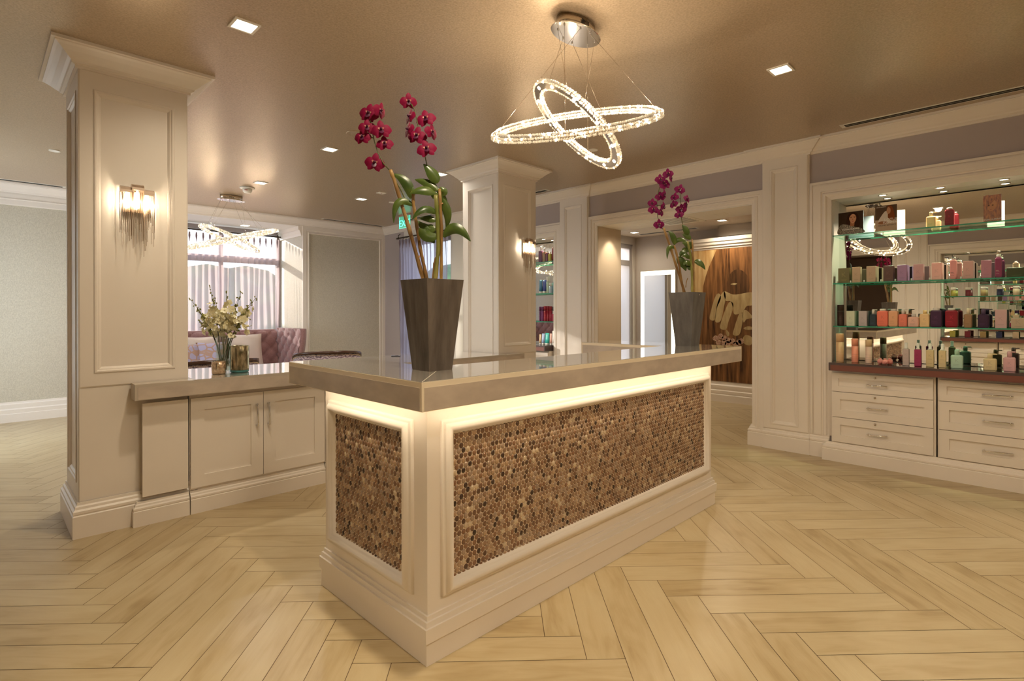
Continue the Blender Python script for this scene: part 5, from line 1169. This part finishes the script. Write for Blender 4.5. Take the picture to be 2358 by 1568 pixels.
# ------------------------------------------------------------------ the salon: mural, lit mirror, soffit fittings
mur = thing('mural_panel', 'tall brown mural of streaming hair and pale reaching fingers in the salon', 'mural', (XA+.018, 2.60, .295))
STREAK = mat('mural_hair_streaks', (.16, .07, .025), .35); noise_color(STREAK, (.035,.012,.004), (.34,.155,.055), 26, 6, (1, 1, .07), lo=.32, hi=.72)
GRND = mat('mural_gold_ground', (.55, .38, .17), .4); noise_color(GRND, (.40,.22,.075), (.66,.49,.25), 22, 6, (1, 1, .10), lo=.3, hi=.7)
PALEF = mat('mural_pale_flesh', (.48,.36,.18), .4); noise_color(PALEF, (.34,.23,.10), (.56,.44,.23), 20, 5, (1, 1, .2), lo=.3, hi=.7)
DARKM = mat('mural_dark', (.045,.020,.010), .4); noise_color(DARKM, (.03,.012,.004), (.21,.095,.034), 24, 6, (1, 1, .07), lo=.32, hi=.75); FLWM = mat('mural_flowers', (.45,.25,.18), .5); noise_color(FLWM, (.30,.13,.09), (.62,.45,.33), 60, 3)
mb = MB(); mb.box(-.010, 0, -1.30, 1.30, 0, 1.935); mb.build('panel', STREAK, mur)
def mpoly(name, m, pts, lay, smooth=True):
    Q = []
    for zx, zy in pts: p = atX(1590+zx/4.355, 540+zy/4.355, XA); Q.append((-(p.y-2.60), p.z-.295))
    if smooth: Q = blob(Q, 5)
    Q = [(max(-1.30, min(1.30, u)), max(0, min(1.935, v))) for u, v in Q]
    mb = MB(); mb.M = Matrix.Translation((-.0101-.0004*lay, 0, 0)) @ FACE_MX; mb.f([mb.v((u, v, 0)) for u, v in Q]); mb.build(name, m, mur, fix=False)
mpoly('ground', GRND, [(20, 168), (258, 152), (225, 230), (180, 330), (150, 420), (125, 520), (110, 700), (95, 900), (60, 1000), (15, 1000)], 1, False)
for nm, pts in (('finger', [(262,598),(295,600),(300,650),(262,740),(240,855),(190,845),(205,760),(230,670)]), ('finger', [(300,610),(335,570),(352,620),(335,720),(300,865),(245,870),(255,760),(270,680)]), ('finger', [(385,680),(425,690),(420,760),(380,870),(355,950),(295,940),(310,860),(345,760)]),
    ('palm', [(335,570),(420,600),(500,595),(580,580),(620,590),(625,700),(560,720),(520,780),(440,800),(425,740),(400,670),(350,660)]), ('finger', [(490,790),(522,800),(520,870),(490,1000),(425,1005),(440,930),(465,850)]), ('finger', [(520,780),(560,760),(620,830),(560,850),(530,880)]), ('finger', [(350,950),(385,985),(380,1020),(360,1010)])): mpoly(nm, PALEF, pts, 3)
mpoly('face_shadow', DARKM, [(360,560),(400,598),(480,606),(560,592),(588,540),(580,440),(530,370),(460,350),(400,390),(365,470)], 2); mpoly('lips', PALEF, [(400,498),(435,487),(465,492),(440,505)], 4); mpoly('chin', PALEF, [(545,1010),(600,1020),(625,1060),(600,1110),(545,1100),(520,1060)], 3); mpoly('lips', PALEF, [(530,940),(575,920),(620,930),(620,950),(560,955)], 3)
for q in ((250,1040),(300,1020),(340,1040),(380,1060),(280,1080),(330,1085),(420,1070),(480,1080),(505,1070),(450,1100),(370,1095)): mpoly('flower_cluster', FLWM, [(q[0]+28*math.cos(a*PI/4)*(1+.2*math.sin(a*2.3)), q[1]+28*math.sin(a*PI/4)) for a in range(8)], 5)
t = thing('lit_mirror', 'tall wall mirror with glowing border in the salon corner', 'mirror', (8.158, 4.708, 0)); y0, y1 = -.326, .326
mb = MB(); mb.box(-.030, 0, y0, y1, .40, 2.006); mb.build('backing', PLASTW, t); mb = MB(); mb.box(-.032, -.0301, y0+.075, y1-.075, .475, 1.925); mb.build('mirror_glass', MIRROR, t)
mb = MB()
for a, b, c, d in ((y0+.006, y0+.072, .41, 2.0), (y1-.072, y1-.006, .41, 2.0), (y0+.072, y1-.072, 1.93, 2.0), (y0+.072, y1-.072, .41, .47)): mb.box(-.033, -.0301, a, b, c, d)
mb.build('glowing_border', FRAMELED, t)
for x, y, z, lb, pw in ((5.717, 2.554, 2.38, 'recessed downlight in the soffit right of the orchid', 9), (5.728, 3.551, 2.38, 'recessed downlight in the soffit left of the orchid', 12), (7.574, 4.80, 2.60, 'recessed downlight in the salon corner', 14), (7.45, 3.30, 2.60, 'recessed downlight in front of the mural', 26)): downlight(lb, x, y, z=z, s=.13, power=pw, grp='salon downlights')
light('SPOT', 'scallop', (5.70, 3.80, 2.36), 6, WARM, None, spot_size=1.2, spot_blend=.6, shadow_soft_size=.03, rot=(math.radians(18), 0, 0)).parent = t; C.objects['scallop'].matrix_parent_inverse = Matrix.Translation(-Vector(t.location))
t = thing('air_grille', 'square white air diffuser in the soffit above the far orchid', 'vent', (5.80, 3.10, 2.38)); mb = MB(); mb.box(-.24, .24, -.24, .24, -.010, 0, .004); mb.build('vent_frame', PLASTW, t); mb = MB()
for i in range(6): mb.box(-.19+i*.065, -.165+i*.065, -.19, .19, -.0115, -.0101)
mb.build('slots', mat('grey_slot', (.25, .23, .20), .6), t)
vent('slot vent in the salon ceiling before the mural', 7.80, 7.90, 3.85, 4.90, 2.60, 2, 'salon vents')
mb = MB(); q = [mb.v(p) for p in ((6.95, 5.17, .05), (8.05, 5.17, .05), (8.05, 5.17, 2.46), (6.95, 5.17, 2.46))]; mb.f(q); o = mb.build('daylit_wall_sheet', DAYWALL); tag(o, 'pale lilac translucent sheet imitating a daylit wall in the salon corner', 'blind')  # translucent sheet added to pass daylight as a bright wall

# ------------------------------------------------------------------ world, daylight and trees outside
mb = MB(); rnd = random.Random(9); mb.box(-14, 22, 12.0, 30, -.6, -.5)
OUTG = mat('garden_ground', (.10, .12, .05), .9); o = mb.build('garden_ground', OUTG); tag(o, 'garden ground outside the windows', 'ground', kind='structure')
FOL = mat('outdoor_foliage', (.035, .07, .02), .8); noise_color(FOL, (.010,.022,.008), (.09,.15,.05), 1.6, 5)
mb = MB()
for i in range(46):
    x = -9 + i*.5 + rnd.uniform(-.4, .4); h = rnd.uniform(1.1, 1.9); mb.ball((x, 15.5+rnd.uniform(-1, 1.6), h*.45), h, 12, 8, .9, .9, rnd.uniform(.8, 1.15))
for i in range(14): mb.ball((10.5+rnd.uniform(0, 2), 8.0+i*.5, .6), rnd.uniform(.9, 1.4), 10, 7)
for i in range(14): mb.ball((-6.5+rnd.uniform(-1, 1.5)+i*.22, 8.5+i*.45, 1.8), rnd.uniform(1.7, 2.3), 10, 7)  # unseen row added to keep sun out of the left window
o = mb.build('foliage', FOL); tag(o, 'dark green trees and shrubs beyond the sheers, plus an added sun-blocking row', 'foliage', kind='stuff')
w = bpy.data.worlds.new('day'); bpy.context.scene.world = w; w.use_nodes = True; n, l = w.node_tree.nodes, w.node_tree.links
bg = n['Background']; tc = n.new('ShaderNodeTexCoord'); sp = n.new('ShaderNodeSeparateXYZ'); rp = n.new('ShaderNodeValToRGB'); l.new(tc.outputs['Generated'], sp.inputs[0]); l.new(sp.outputs['Z'], rp.inputs[0])
rp.color_ramp.elements[0].position = 0.0; rp.color_ramp.elements[0].color = (.86, .90, .98, 1); rp.color_ramp.elements[1].position = .45; rp.color_ramp.elements[1].color = (.66, .80, 1.0, 1); l.new(rp.outputs[0], bg.inputs[0]); bg.inputs[1].default_value = 2.2
L = light('SUN', 'low_sun', (2, 14, 6), 4.5, (1.0, .86, .74), None, angle=.02); L.rotation_euler = Vector((.77, -1.0, -.3125)).to_track_quat('-Z', 'Y').to_euler()
light('AREA', 'added_window_fill', (XL-.30, 7.52, 1.5), 30, (.93, .96, 1.0), None, shape='RECTANGLE', size=2.2, size_y=1.55, rot=(0, -PI/2, 0))  # area lamp added outside the unseen left window to brighten the back

# ------------------------------------------------------------------ camera and view
cam = bpy.data.cameras.new('camera'); co = bpy.data.objects.new('camera', cam); C.objects.link(co); bpy.context.scene.camera = co
cam.sensor_width = 36; cam.lens = 36*FPX/2358; cam.shift_y = -(784-PCY)/2358; cam.clip_start = .02
co.location = CAMP; fw = math.radians(45.163); co.rotation_mode = 'QUATERNION'
co.rotation_quaternion = (Matrix.Rotation(fw-PI/2, 4, 'Z') @ Matrix.Rotation(PI/2, 4, 'X') @ Matrix.Rotation(-ROLL, 4, 'Z')).to_quaternion()
sc = bpy.context.scene; vs = sc.view_settings; vs.view_transform = 'Standard'; vs.look = 'None'; vs.gamma = 1; vs.use_curve_mapping = False; vs.exposure = 1.16
cy = sc.cycles; cy.max_bounces = 9; cy.diffuse_bounces = 5; cy.glossy_bounces = 6; cy.transmission_bounces = 6; cy.transparent_max_bounces = 14; cy.caustics_reflective = False; cy.caustics_refractive = False; cy.sample_clamp_indirect = 6; cy.use_denoising = True; cy.use_adaptive_sampling = True; cy.adaptive_threshold = .02
